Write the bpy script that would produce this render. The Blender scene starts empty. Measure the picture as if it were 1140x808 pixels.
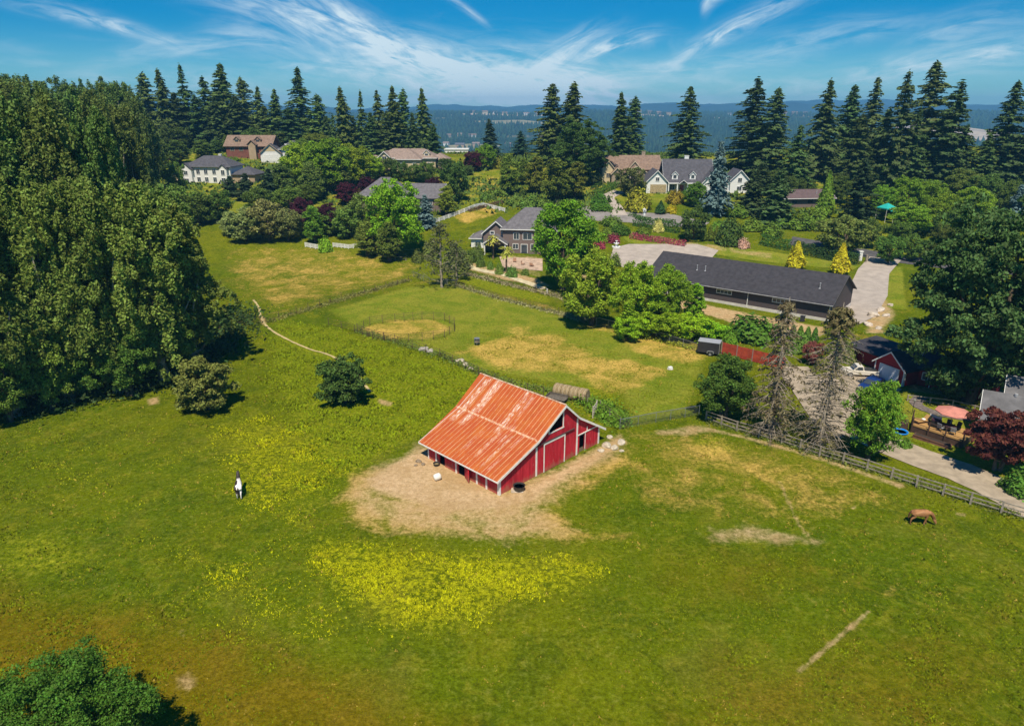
import bpy, math, random
import numpy as np
from mathutils import Vector, Matrix
R = math.radians
S = bpy.context.scene
COL = S.collection
# ---------------------------------------------------------------- camera
PITCH, FPX, CAMH = R(20.2), 760.0, 35.0
cam = bpy.data.cameras.new('camera'); camo = bpy.data.objects.new('camera', cam); COL.objects.link(camo)
camo.location = (0, 0, CAMH); camo.rotation_euler = (math.pi/2 - PITCH, 0, 0)
cam.sensor_width = 36; cam.lens = 36*FPX/1140; cam.clip_start = .5; cam.clip_end = 60000
S.camera = camo
# ---------------------------------------------------------------- world, sun, exposure
SUN_EL, SUN_AZ = R(60), R(184)          # azimuth clockwise from +Y: the sun stands behind the camera
S.view_settings.view_transform = 'Standard'; S.view_settings.look = 'None'
S.view_settings.exposure = 0.28; S.view_settings.gamma = 1; S.view_settings.use_curve_mapping = False
W = bpy.data.worlds.new('World'); S.world = W; W.use_nodes = True
S.cycles.max_bounces = 5; S.cycles.diffuse_bounces = 3; S.cycles.glossy_bounces = 2; S.cycles.transmission_bounces = 3; S.cycles.transparent_max_bounces = 6; S.cycles.volume_bounces = 0
class NT:
    def __init__(s, t): s.t = t; s.n = t.nodes; s.l = t.links
    def node(s, ty, **k):
        n = s.n.new(ty)
        for a, b in k.items(): setattr(n, a, b)
        return n
    def put(s, sock, v):
        if isinstance(v, bpy.types.NodeSocket): s.l.new(v, sock)
        elif v is not None: sock.default_value = v
    def m(s, op, a, b=None, c=None, clamp=False):
        n = s.node('ShaderNodeMath', operation=op, use_clamp=clamp)
        s.put(n.inputs[0], a); s.put(n.inputs[1], b)
        if c is not None: s.put(n.inputs[2], c)
        return n.outputs[0]
    def ss(s, x, lo, hi):
        n = s.node('ShaderNodeMapRange', interpolation_type='SMOOTHSTEP')
        s.put(n.inputs[0], x); s.put(n.inputs[1], lo); s.put(n.inputs[2], hi); return n.outputs[0]
    def mix(s, f, a, b, blend='MIX'):
        n = s.node('ShaderNodeMix', data_type='RGBA', blend_type=blend)
        s.put(n.inputs[0], f); s.put(n.inputs[6], c4(a)); s.put(n.inputs[7], c4(b)); return n.outputs[2]
    def noise(s, vec, scale, detail=4, rough=.55, dist=0):
        n = s.node('ShaderNodeTexNoise'); s.put(n.inputs['Vector'], vec)
        n.inputs['Scale'].default_value = scale; n.inputs['Detail'].default_value = detail
        n.inputs['Roughness'].default_value = rough; n.inputs['Distortion'].default_value = dist
        return n.outputs[0]
    def comb(s, x, y, z):
        n = s.node('ShaderNodeCombineXYZ'); s.put(n.inputs[0], x); s.put(n.inputs[1], y); s.put(n.inputs[2], z); return n.outputs[0]
def c4(c):
    if isinstance(c, (tuple, list)) and len(c) == 3: return (c[0], c[1], c[2], 1)
    return c
w = NT(W.node_tree); w.n.clear()
sky = w.node('ShaderNodeTexSky', sky_type='NISHITA', sun_disc=False, sun_elevation=SUN_EL, sun_rotation=SUN_AZ, altitude=100, air_density=1.0, dust_density=.4, ozone_density=2.2)
tc = w.node('ShaderNodeTexCoord'); sx = w.node('ShaderNodeSeparateXYZ'); w.l.new(tc.outputs['Generated'], sx.inputs[0])
dx, dy, dz = sx.outputs
yy = w.m('MAXIMUM', dy, .05)
az = w.m('ARCTAN2', dx, dy); el = w.m('ARCSINE', dz)     # real directions on the sky
elc = w.m('MAXIMUM', el, 0)
# a deep blue sky like the photograph's: tint grows with the height above the horizon
tint = w.mix(w.ss(el, -.03, .12), (.56, .98, 1.12), (.0, .46, .80))
skyc = w.mix(1.0, sky.outputs[0], tint, 'MULTIPLY')
# cirrus: soft streaks, each a long gaussian at its own azimuth, elevation, heading
def px_dir(px, py):
    u = (px-570)/FPX; v = (404-py)/FPX
    d = (u, math.cos(PITCH)+v*math.sin(PITCH), -math.sin(PITCH)+v*math.cos(PITCH))
    n = math.sqrt(sum(q*q for q in d)); return math.atan2(d[0], d[1]), math.asin(d[2]/n)
streaks = [  # x0 y0 x1 y1 half-width strength
 (20,0,195,46,5,.6),(235,-16,400,62,14,.40),(300,-14,505,88,13,.85),(340,-22,425,45,6,.5),(400,46,585,105,18,1.0),(480,70,700,100,22,.75),(560,100,668,28,8,.7),
 (640,66,730,32,6,.8),(560,92,820,80,10,.4),(460,95,720,108,13,.85),(755,62,885,-4,7,.75),(495,-6,540,24,2.5,.5),(780,10,800,-8,5,.6),
 (900,92,1150,58,10,.42),(760,100,1000,96,9,.38),(60,84,330,96,10,.42),(1010,42,1150,14,10,.3),(820,60,1020,20,9,.3),(980,78,1150,46,9,.5),(640,86,900,60,8,.35),(120,60,300,40,8,.3),(230,30,340,50,10,.28),(60,110,1100,112,7,.25),(300,62,480,98,11,.5)]
acc = None
for (x0, y0, x1, y1, hw, st) in streaks:
    a0, e0 = px_dir(x0, y0); a1, e1 = px_dir(x1, y1)
    ca, ce = (a0+a1)/2, (e0+e1)/2; L = math.hypot(a1-a0, e1-e0)/2; th = math.atan2(e1-e0, a1-a0)
    X = w.m('SUBTRACT', az, ca); Y = w.m('SUBTRACT', elc, ce)
    U = w.m('ADD', w.m('MULTIPLY', X, math.cos(th)/L), w.m('MULTIPLY', Y, math.sin(th)/L))
    hwr = hw*1.15/FPX
    V = w.m('ADD', w.m('MULTIPLY', X, -math.sin(th)/hwr), w.m('MULTIPLY', Y, math.cos(th)/hwr))
    V = w.m('ADD', V, w.m('MULTIPLY', w.m('MULTIPLY', U, U), .5))
    fib = w.noise(w.comb(w.m('MULTIPLY', U, L*14), w.m('MULTIPLY', V, hwr*70), float(x0)), 1.0, 5, .62, .8)
    q = w.m('ADD', w.m('POWER', w.m('ABSOLUTE', U), 3.0), w.m('MULTIPLY', V, V))
    g = w.m('EXPONENT', w.m('MULTIPLY', q, -1.0))
    g = w.m('MULTIPLY', g, w.m('MULTIPLY', w.ss(fib, .30, .78), st*1.55))
    acc = g if acc is None else w.m('ADD', acc, g)
wob = w.noise(w.comb(w.m('MULTIPLY', az, 5), w.m('MULTIPLY', elc, 26), 3.3), 1.0, 6, .6, 1.2)
wisp = w.m('MULTIPLY', w.ss(wob, .54, .85), w.m('MULTIPLY', w.ss(el, .17, .02), .34))
acc = w.m('ADD', acc, wisp)
acc = w.m('MULTIPLY', acc, w.ss(el, -.01, .012))
acc = w.m('MINIMUM', acc, .92)
skyc = w.mix(acc, skyc, (6.7, 8.0, 8.6))
bg = w.node('ShaderNodeBackground'); w.l.new(skyc, bg.inputs[0]); bg.inputs[1].default_value = .092
wo = w.node('ShaderNodeOutputWorld'); w.l.new(bg.outputs[0], wo.inputs[0])
sun = bpy.data.lights.new('sun', 'SUN'); sun.energy = 4.6; sun.angle = R(.6); sun.color = (1, .91, .74)
suno = bpy.data.objects.new('sun', sun); COL.objects.link(suno)
sd = Vector((math.sin(SUN_AZ)*math.cos(SUN_EL), math.cos(SUN_AZ)*math.cos(SUN_EL), math.sin(SUN_EL)))
suno.rotation_euler = sd.to_track_quat('Z', 'Y').to_euler(); suno.location = (0, -60, 120)
# ---------------------------------------------------------------- terrain height
_ty = [-400,60,150,165,185,205,220,235,250,270,290,320,345,400,520,800,1100,1700,2100,2700,3300,3800,6000,20000]
_tz = [-1,0,0,.6,3.2,6.5,8.9,10.7,12.6,14.6,16.2,17.2,16.2,4,-38,-72,-82,-82,-60,-14,20,25,25,25]
_gy = np.arange(-400, 700, 2.0); _gz = np.interp(_gy, _ty, _tz)
_k = np.exp(-np.linspace(-2, 2, 13)**2); _k /= _k.sum()
_gz = np.convolve(np.pad(_gz, 6, 'edge'), _k, 'valid')
def sst(x, a, b):
    t = np.clip((x-a)/(b-a), 0, 1); return t*t*(3-2*t)
def H(x, y):
    x = np.asarray(x, float); y = np.asarray(y, float)
    z = np.where(y < 690, np.interp(y, _gy, _gz), np.interp(y, _ty, _tz))
    near = 1 - sst(y, 600, 800)
    z = z + near*(3.6*sst(y, 245, 300)*sst(-x, 50, 110) + 3.0*sst(y, 245, 300)*sst(x, 90, 160))
    z = z + near*.09*(np.sin(x*.21+y*.13)+np.sin(x*.09-y*.17+2))*sst(np.abs(x)+np.abs(y-90), 40, 90)
    far = sst(y, 1200, 2400)
    z = z + far*(6*np.sin(x*.0031+1)*np.sin(y*.0042)+4*np.sin(x*.0083+y*.003)+3*np.sin(x*.017-2)*np.sin(y*.012))
    return z
def HZ(x, y): return float(H(x, y))
def ray(px, py):
    u = (px-570)/FPX; v = (404-py)/FPX
    return u, math.cos(PITCH)+v*math.sin(PITCH), -math.sin(PITCH)+v*math.cos(PITCH)
def at(px, py):
    """where the line of sight through a point of the photograph meets the ground"""
    r = ray(px, py); u = r[0]/r[1]; s = r[2]/r[1]
    ys = np.arange(15, 340, .25); g = (CAMH+s*ys) - H(u*ys, ys)
    k = np.nonzero(g < 0)[0]
    if len(k) == 0: y = float(ys[np.argmin(g)])
    else:
        i = k[0]; y = float(ys[i]) if i == 0 else float(ys[i-1]+.25*g[i-1]/(g[i-1]-g[i]))
    return u*y, y
def ztop(y, py):
    v = (404-py)/FPX; return CAMH + y*(-math.sin(PITCH)+v*math.cos(PITCH))/(math.cos(PITCH)+v*math.sin(PITCH))
def depth(x, y, z): return y*math.cos(PITCH)-(z-CAMH)*math.sin(PITCH)
# ---------------------------------------------------------------- materials
_M = {}
def mat(name, col, rough=.85, var=.15, scale=3.0, bump=0, bscale=None, metal=0, col2=None, spec=.3, stretch=(1,1,1), tintable=False):
    if name in _M: return _M[name]
    m = bpy.data.materials.new(name); m.use_nodes = True; t = NT(m.node_tree); b = t.n['Principled BSDF']
    co = t.node('ShaderNodeTexCoord').outputs['Object']
    mp = t.node('ShaderNodeMapping'); t.l.new(co, mp.inputs[0]); mp.inputs['Scale'].default_value = stretch
    n = t.noise(mp.outputs[0], scale, 5, .6)
    a = tuple(max(0, q*(1-var)) for q in col); c = tuple(q*(1+var) for q in col) if col2 is None else col2
    f = t.ss(n, .3, .7)
    cc = t.mix(f, a, c)
    if tintable:
        oi = t.node('ShaderNodeObjectInfo'); cc = t.mix(1.0, cc, oi.outputs['Color'], 'MULTIPLY')
    t.l.new(cc, b.inputs['Base Color']); b.inputs['Roughness'].default_value = rough; b.inputs['Metallic'].default_value = metal
    b.inputs['Specular IOR Level'].default_value = spec
    if bump:
        bn = t.node('ShaderNodeBump'); bn.inputs['Strength'].default_value = bump; bn.inputs['Distance'].default_value = .05
        t.l.new(t.noise(co, bscale or scale*4, 3), bn.inputs['Height']); t.l.new(bn.outputs[0], b.inputs['Normal'])
    _M[name] = m; return m
def leaf_mat():
    m = bpy.data.materials.new('foliage'); m.use_nodes = True; t = NT(m.node_tree); t.n.clear()
    oi = t.node('ShaderNodeObjectInfo'); ge = t.node('ShaderNodeNewGeometry'); co = t.node('ShaderNodeTexCoord').outputs['Object']
    hs = t.node('ShaderNodeHueSaturation'); t.l.new(oi.outputs['Color'], hs.inputs['Color'])
    rp = ge.outputs['Random Per Island']
    big = t.noise(co, .8, 3)
    t.put(hs.inputs['Hue'], t.m('ADD', .478, t.m('MULTIPLY', rp, .03)))
    t.put(hs.inputs['Value'], t.m('ADD', .2, t.m('ADD', t.m('MULTIPLY', rp, 1.1), t.m('MULTIPLY', big, 1.05))))
    hs.inputs['Saturation'].default_value = 1.0
    d = t.node('ShaderNodeBsdfPrincipled'); t.l.new(hs.outputs[0], d.inputs['Base Color']); d.inputs['Roughness'].default_value = .65; d.inputs['Specular IOR Level'].default_value = .18
    tr = t.node('ShaderNodeBsdfTranslucent'); t.l.new(hs.outputs[0], tr.inputs[0])
    mx = t.node('ShaderNodeMixShader'); mx.inputs[0].default_value = .28; t.l.new(d.outputs[0], mx.inputs[1]); t.l.new(tr.outputs[0], mx.inputs[2])
    o = t.node('ShaderNodeOutputMaterial'); t.l.new(mx.outputs[0], o.inputs[0]); return m
LEAF = leaf_mat()
def grass_mat():
    m = bpy.data.materials.new('grass_blades'); m.use_nodes = True; t = NT(m.node_tree); t.n.clear()
    oi = t.node('ShaderNodeObjectInfo'); ge = t.node('ShaderNodeNewGeometry'); co = t.node('ShaderNodeTexCoord').outputs['Object']
    hs = t.node('ShaderNodeHueSaturation'); t.l.new(oi.outputs['Color'], hs.inputs['Color']); rp = ge.outputs['Random Per Island']
    t.put(hs.inputs['Hue'], t.m('ADD', .485, t.m('MULTIPLY', t.noise(co, .3, 3), .03)))
    t.put(hs.inputs['Value'], t.m('ADD', .0, t.m('ADD', t.m('MULTIPLY', rp, .7), t.m('MULTIPLY', t.noise(co, .45, 5, .7), 1.45))))
    vm = t.node('ShaderNodeVectorMath', operation='ADD'); t.l.new(ge.outputs['Normal'], vm.inputs[0]); vm.inputs[1].default_value = (0, 0, 2.2)
    vn = t.node('ShaderNodeVectorMath', operation='NORMALIZE'); t.l.new(vm.outputs[0], vn.inputs[0])
    d = t.node('ShaderNodeBsdfDiffuse'); t.l.new(hs.outputs[0], d.inputs['Color']); t.l.new(vn.outputs[0], d.inputs['Normal'])
    o = t.node('ShaderNodeOutputMaterial'); t.l.new(d.outputs[0], o.inputs[0]); return m
GRASS = grass_mat()
BARK = mat('bark', (.13, .095, .065), .95, .4, 1.5, tintable=True)
PALEBARK = mat('pale_bark', (.30, .25, .19), .95, .35, 1.5)
# ---------------------------------------------------------------- object helpers
def link(o, parent=None):
    COL.objects.link(o)
    if parent: o.parent = parent
    return o
def tag(o, label=None, cat=None, group=None, kind=None):
    if label: o['label'] = label
    if cat: o['category'] = cat
    if group: o['group'] = group
    if kind: o['kind'] = kind
    return o
def thing(name, label, cat, loc, rz=0, group=None):
    o = bpy.data.objects.new(name, None); o.empty_display_size = .3; link(o)
    o.location = loc; o.rotation_euler = (0, 0, rz); return tag(o, label, cat, group)
def npmesh(name, V, F, mats, smooth=False, mi=None):
    """V (n,3) array, F (m,k) array of equal-sided faces"""
    V = np.asarray(V, np.float32); F = np.asarray(F, np.int32); k = F.shape[1]
    me = bpy.data.meshes.new(name); me.vertices.add(len(V)); me.vertices.foreach_set('co', V.ravel())
    me.loops.add(F.size); me.loops.foreach_set('vertex_index', F.ravel())
    me.polygons.add(len(F)); me.polygons.foreach_set('loop_start', np.arange(0, F.size, k, dtype=np.int32))
    me.polygons.foreach_set('loop_total', np.full(len(F), k, np.int32))
    if mi is not None: me.polygons.foreach_set('material_index', np.asarray(mi, np.int32))
    me.update(calc_edges=True); me.validate()
    for m in (mats if isinstance(mats, (list, tuple)) else [mats]): me.materials.append(m)
    if smooth: me.polygons.foreach_set('use_smooth', np.ones(len(F), bool))
    return me
class MB:
    def __init__(s): s.v = []; s.f = []; s.mi = []; s.cur = 0; s.T = Matrix.Identity(4)
    def add(s, vs, fs):
        n = len(s.v); s.v += [tuple(s.T @ Vector(p)) for p in vs]; s.f += [tuple(i+n for i in f) for f in fs]; s.mi += [s.cur]*len(fs); return s
    def box(s, x0, x1, y0, y1, z0, z1):
        vs = [(x, y, z) for z in (z0, z1) for y in (y0, y1) for x in (x0, x1)]
        return s.add(vs, [(0,2,3,1),(4,5,7,6),(0,1,5,4),(2,6,7,3),(0,4,6,2),(1,3,7,5)])
    def prism(s, pts, axis, a, b):
        """polygon pts (p,q) extruded along axis from a to b; x: (y,z)  y: (x,z)  z: (x,y)"""
        n = len(pts); mk = {'x': lambda p, t: (t, p[0], p[1]), 'y': lambda p, t: (p[0], t, p[1]), 'z': lambda p, t: (p[0], p[1], t)}[axis]
        vs = [mk(p, a) for p in pts]+[mk(p, b) for p in pts]
        return s.add(vs, [tuple(range(n))[::-1], tuple(range(n, 2*n))]+[(i, (i+1) % n, (i+1) % n+n, i+n) for i in range(n)])
    def tube(s, p0, p1, r0, r1=None, n=8, caps=True):
        r1 = r0 if r1 is None else r1; p0 = Vector(p0); p1 = Vector(p1); d = (p1-p0)
        if d.length < 1e-6: return s
        d.normalize(); u = d.orthogonal().normalized(); w_ = d.cross(u)
        vs = []
        for p, r in ((p0, r0), (p1, r1)):
            vs += [tuple(p+r*(math.cos(2*math.pi*i/n)*u+math.sin(2*math.pi*i/n)*w_)) for i in range(n)]
        fs = [(i, (i+1) % n, n+(i+1) % n, n+i) for i in range(n)]
        if caps: fs += [tuple(range(n))[::-1], tuple(range(n, 2*n))]
        return s.add(vs, fs)
    def path(s, pts, rad, n=6):
        for i in range(len(pts)-1):
            s.tube(pts[i], pts[i+1], rad[i], rad[i+1], n, caps=(i == len(pts)-2))
        return s
    def lathe(s, prof, n=16, c=(0,0,0)):
        vs = []; fs = []
        for r, z in prof: vs += [(c[0]+r*math.cos(2*math.pi*i/n), c[1]+r*math.sin(2*math.pi*i/n), c[2]+z) for i in range(n)]
        for j in range(len(prof)-1):
            fs += [(j*n+i, j*n+(i+1) % n, (j+1)*n+(i+1) % n, (j+1)*n+i) for i in range(n)]
        fs += [tuple(range(n))[::-1], tuple(range((len(prof)-1)*n, len(prof)*n))]
        return s.add(vs, fs)
    def build(s, name, m, parent=None, smooth=False, bevel=0, label=None):
        me = bpy.data.meshes.new(name); me.from_pydata(s.v, [], s.f); me.update()
        for q in (m if isinstance(m, (list, tuple)) else [m]): me.materials.append(q)
        me.polygons.foreach_set('material_index', s.mi)
        if smooth: me.polygons.foreach_set('use_smooth', [True]*len(s.f))
        o = link(bpy.data.objects.new(name, me), parent)
        if bevel:
            b = o.modifiers.new('bevel', 'BEVEL'); b.width = bevel; b.segments = 2; b.limit_method = 'ANGLE'
        if label: o['label'] = label
        return o
# ---------------------------------------------------------------- the ground sheet and its cover masks
ny_rows = [-120.]
while ny_rows[-1] < 5700:
    y = ny_rows[-1]
    ny_rows.append(y + (2.0 if y < 15 else .42 if y < 120 else .6 if y < 200 else 1.0 if y < 330 else 4 if y < 500 else 25 if y < 3000 else 200))
gy = np.array(ny_rows); NX = 561
gu = np.linspace(-1, 1, NX); GX = gu[None, :]*(np.maximum(gy, 25)*.86+42)[:, None]; GY = np.repeat(gy[:, None], NX, 1)
GZ = H(GX, GY)
def poly_mask(pts, soft=2.0, pix=True):
    """1 inside a ground polygon, falling to 0 across its edge (signed distance in metres)"""
    P = np.array([at(*p) for p in pts] if pix else pts)
    x, y = GX, GY; lo = P.min(0)-soft*2; hi = P.max(0)+soft*2
    out = np.zeros_like(GX); sel = (x > lo[0]) & (x < hi[0]) & (y > lo[1]) & (y < hi[1])
    xs, ys = x[sel], y[sel]; inside = np.zeros(xs.shape, bool); dm = np.full(xs.shape, 1e9)
    for i in range(len(P)):
        a = P[i]; b = P[(i+1) % len(P)]
        c = ((a[1] > ys) != (b[1] > ys)) & (xs < (b[0]-a[0])*(ys-a[1])/(b[1]-a[1]+1e-12)+a[0]); inside ^= c
        e = b-a; t = np.clip(((xs-a[0])*e[0]+(ys-a[1])*e[1])/(e@e+1e-9), 0, 1)
        dm = np.minimum(dm, np.hypot(xs-a[0]-t*e[0], ys-a[1]-t*e[1]))
    sd_ = np.where(inside, dm, -dm); out[sel] = sst(sd_, -soft, soft); return out
def line_mask(pts, wid, soft=.5):
    P = np.array([at(*p) for p in pts]); m = np.zeros_like(GX); lo = P.min(0)-8; hi = P.max(0)+8
    sel = (GX > lo[0]) & (GX < hi[0]) & (GY > lo[1]) & (GY < hi[1]); xs, ys = GX[sel], GY[sel]; dm = np.full(xs.shape, 1e9)
    for a, b in zip(P[:-1], P[1:]):
        e = b-a; t = np.clip(((xs-a[0])*e[0]+(ys-a[1])*e[1])/(e@e+1e-9), 0, 1); dm = np.minimum(dm, np.hypot(xs-a[0]-t*e[0], ys-a[1]-t*e[1]))
    m[sel] = 1-sst(dm, wid-soft, wid+soft); return m
def mx_(*a):
    o = a[0]
    for q in a[1:]: o = np.maximum(o, q)
    return o
dirt = mx_(
  poly_mask([(400,533),(440,508),(462,494),(500,500),(560,545),(600,528),(655,500),(692,482),(700,492),(680,510),(645,532),(600,562),(560,572),(500,575),(440,560),(405,550)], 2.6),
  .72*poly_mask([(368,556),(400,520),(450,495),(560,540),(640,520),(690,495),(700,505),(655,542),(625,575),(650,600),(560,612),(500,605),(430,596),(385,578)], 3.4),
  .74*poly_mask([(775,592),(830,578),(900,594),(935,606),(880,608),(800,606)], 1.8), .5*poly_mask([(600,585),(700,583),(690,592),(620,598)], 1),
  .75*line_mask([(735,482),(790,478),(850,492),(920,512),(1000,540)], .8, .9), .65*poly_mask([(720,478),(790,470),(800,480),(760,488)], 1),
  .66*poly_mask([(190,752),(215,742),(228,760),(210,778),(192,770)], .8), .6*poly_mask([(192,700),(212,697),(212,712),(195,712)], .6),
  .8*poly_mask([(286,350),(296,352),(300,366),(290,362)], .8), .7*poly_mask([(418,440),(440,448),(436,455),(420,450)], .7), .6*poly_mask([(342,448),(352,446),(352,454)],.6), .7*poly_mask([(158,444),(180,440),(178,450),(165,452)],.8),
  .72*line_mask([(967,680),(930,712),(888,748)], .28, .35), .66*line_mask([(868,536),(878,560),(890,585),(908,604)], .35, .45), .60*line_mask([(908,604),(860,600),(790,588)], .8, .8), .8*poly_mask([(1060,568),(1080,570),(1076,576),(1062,574)],.4), .7*poly_mask([(940,563),(955,562),(955,570)],.4),
  .85*poly_mask([(752,332),(920,364),(915,375),(850,372),(790,352),(748,342)], 1.2), .8*poly_mask([(968,330),(985,330),(1000,350),(985,372),(962,372),(960,350)], 1.5),
  .75*poly_mask([(1002,400),(1140,440),(1140,452),(1010,436)],1),
  .8*poly_mask([(520,290),(560,300),(600,310),(620,322),(600,318),(560,312),(518,300)], 1.0), .6*poly_mask([(555,283),(600,285),(604,310),(560,300)], 1),
  .75*poly_mask([(625,300),(655,300),(660,318),(640,322)],1.5),
  .6*poly_mask([(700,256),(765,268),(860,282),(862,289),(780,276),(700,264)], .8), .5*poly_mask([(630,225),(660,225),(660,235),(640,240)],1),
  .5*poly_mask([(296,214),(420,200),(480,205),(420,212),(300,222)],1.5))
dry = mx_(.42*poly_mask([(200,238),(640,222),(1100,232),(1300,150),(100,150)], 6), .62*poly_mask([(690,470),(800,480),(1000,540),(900,560),(740,560),(660,540)], 5),
  .62*poly_mask([(258,270),(330,272),(400,275),(480,295),(470,310),(415,322),(352,338),(300,352),(262,330),(240,300)], 9),
  .85*poly_mask([(505,392),(560,372),(620,372),(690,405),(700,440),(640,418),(560,412)], 2.5), .55*poly_mask([(545,365),(590,362),(620,378),(590,385)], 1.5),
  .8*poly_mask([(680,372),(750,375),(800,395),(760,408),(705,392)], 2), .8*poly_mask([(640,405),(700,398),(742,418),(700,438),(665,440)], 1.5),.8*poly_mask([(700,400),(745,412),(742,420),(700,412)],.8),
  .75*poly_mask([(398,365),(430,355),(490,355),(503,366),(480,378),(420,380)], 1.5), .6*poly_mask([(610,345),(700,360),(790,385),(780,400),(640,362)], 1.5),
  .5*poly_mask([(690,500),(900,490),(1010,560),(940,600),(800,590),(690,560)], 4), .7*poly_mask([(520,205),(552,195),(560,215),(540,220)], 3),.8*poly_mask([(498,240),(550,228),(560,236),(520,250)],2),
  .55*line_mask([(870,540),(885,570),(902,602)], .4, .6)*1.1, .5*line_mask([(1040,600),(1008,632)], .5, .8), .5*line_mask([(1005,655),(1040,660)], .4, .8), .45*line_mask([(1008,632),(990,660),(967,680)], .5, .9), .45*line_mask([(1060,570),(1000,560),(900,540),(820,520)], .8, 1.2),
  .72*poly_mask([(362,560),(400,515),(560,540),(700,500),(720,512),(640,560),(640,585),(720,592),(700,602),(640,606),(560,606),(500,602),(420,594),(385,584)], 2.5), .5*line_mask([(300,350),(440,318),(500,312),(620,345)], 1.6, 1.2),
  .6*poly_mask([(930,370),(985,372),(975,392),(935,385)],1.5), .6*poly_mask([(380,250),(480,280),(470,290),(400,280)],2))
lush = mx_(
  poly_mask([(308,358),(362,366),(458,390),(532,420),(480,480),(438,498),(380,530),(330,470),(305,420)], 3),
  .8*poly_mask([(0,600),(60,590),(110,620),(60,640),(0,640)], 3), .9*poly_mask([(772,490),(800,485),(818,500),(800,508),(778,503)], 1.2),
  .8*poly_mask([(505,303),(610,330),(612,338),(560,328),(503,311)], .8), .7*poly_mask([(640,425),(690,435),(695,465),(670,480),(630,450)], 1.2),
  .6*poly_mask([(480,398),(600,425),(640,440),(600,440),(500,415)], 1), .5*poly_mask([(360,515),(400,510),(380,560),(330,600),(300,560)], 4))
lawn = mx_(
  poly_mask([(690,262),(760,270),(860,280),(960,295),(950,300),(840,290),(770,279),(700,270)], .6), poly_mask([(960,255),(1010,262),(1015,285),(960,278)], 2),
  poly_mask([(985,300),(1005,296),(1010,345),(985,342)], 1), poly_mask([(960,430),(1010,430),(1100,450),(1140,480),(1140,540),(1080,520),(1000,480),(960,450)], 1.5),
  .8*poly_mask([(365,345),(455,318),(520,318),(620,350),(790,390),(770,460),(700,470),(690,440),(600,425),(530,412),(458,386),(395,366)], 2),
  .7*poly_mask([(-300,260),(640,230),(1500,235),(1500,100),(-300,100)], 8))
brown = mx_(poly_mask([(-80,640),(120,670),(300,715),(520,800),(520,900),(-80,900)], 7), .62*poly_mask([(640,790),(800,700),(1180,640),(1180,900),(500,900)], 9), .3*poly_mask([(0,600),(120,590),(110,620),(0,640)],3), .55*poly_mask([(700,600),(900,600),(1000,650),(850,700),(700,680)],6), .4*poly_mask([(420,700),(600,720),(560,800),(380,780)],5))
flower = mx_(
  poly_mask([(352,600),(400,604),(480,612),(600,618),(672,618),(668,640),(640,657),(575,668),(530,688),(480,702),(425,692),(385,665),(345,632)], 4),
  .60*poly_mask([(225,475),(300,455),(370,480),(420,520),(360,560),(330,600),(250,560)], 5), .48*poly_mask([(180,600),(330,600),(430,700),(340,740),(200,700)], 7),
  .5*poly_mask([(665,360),(760,375),(775,385),(700,375)], .7), .3*poly_mask([(0,500),(200,480),(230,560),(60,560)], 5))
ground_me = npmesh('ground', np.stack([GX, GY, GZ], -1).reshape(-1, 3),
   (lambda i: np.stack([i[:-1, :-1], i[:-1, 1:], i[1:, 1:], i[1:, :-1]], -1).reshape(-1, 4))(np.arange(GX.size).reshape(GX.shape)), [], smooth=True)
for nm, a in (('dirt', dirt), ('dry', dry), ('lush', lush), ('lawn', lawn), ('flower', flower), ('brown', brown)):
    at_ = ground_me.attributes.new(nm, 'FLOAT', 'POINT'); at_.data.foreach_set('value', a.ravel().astype(np.float32))
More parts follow.
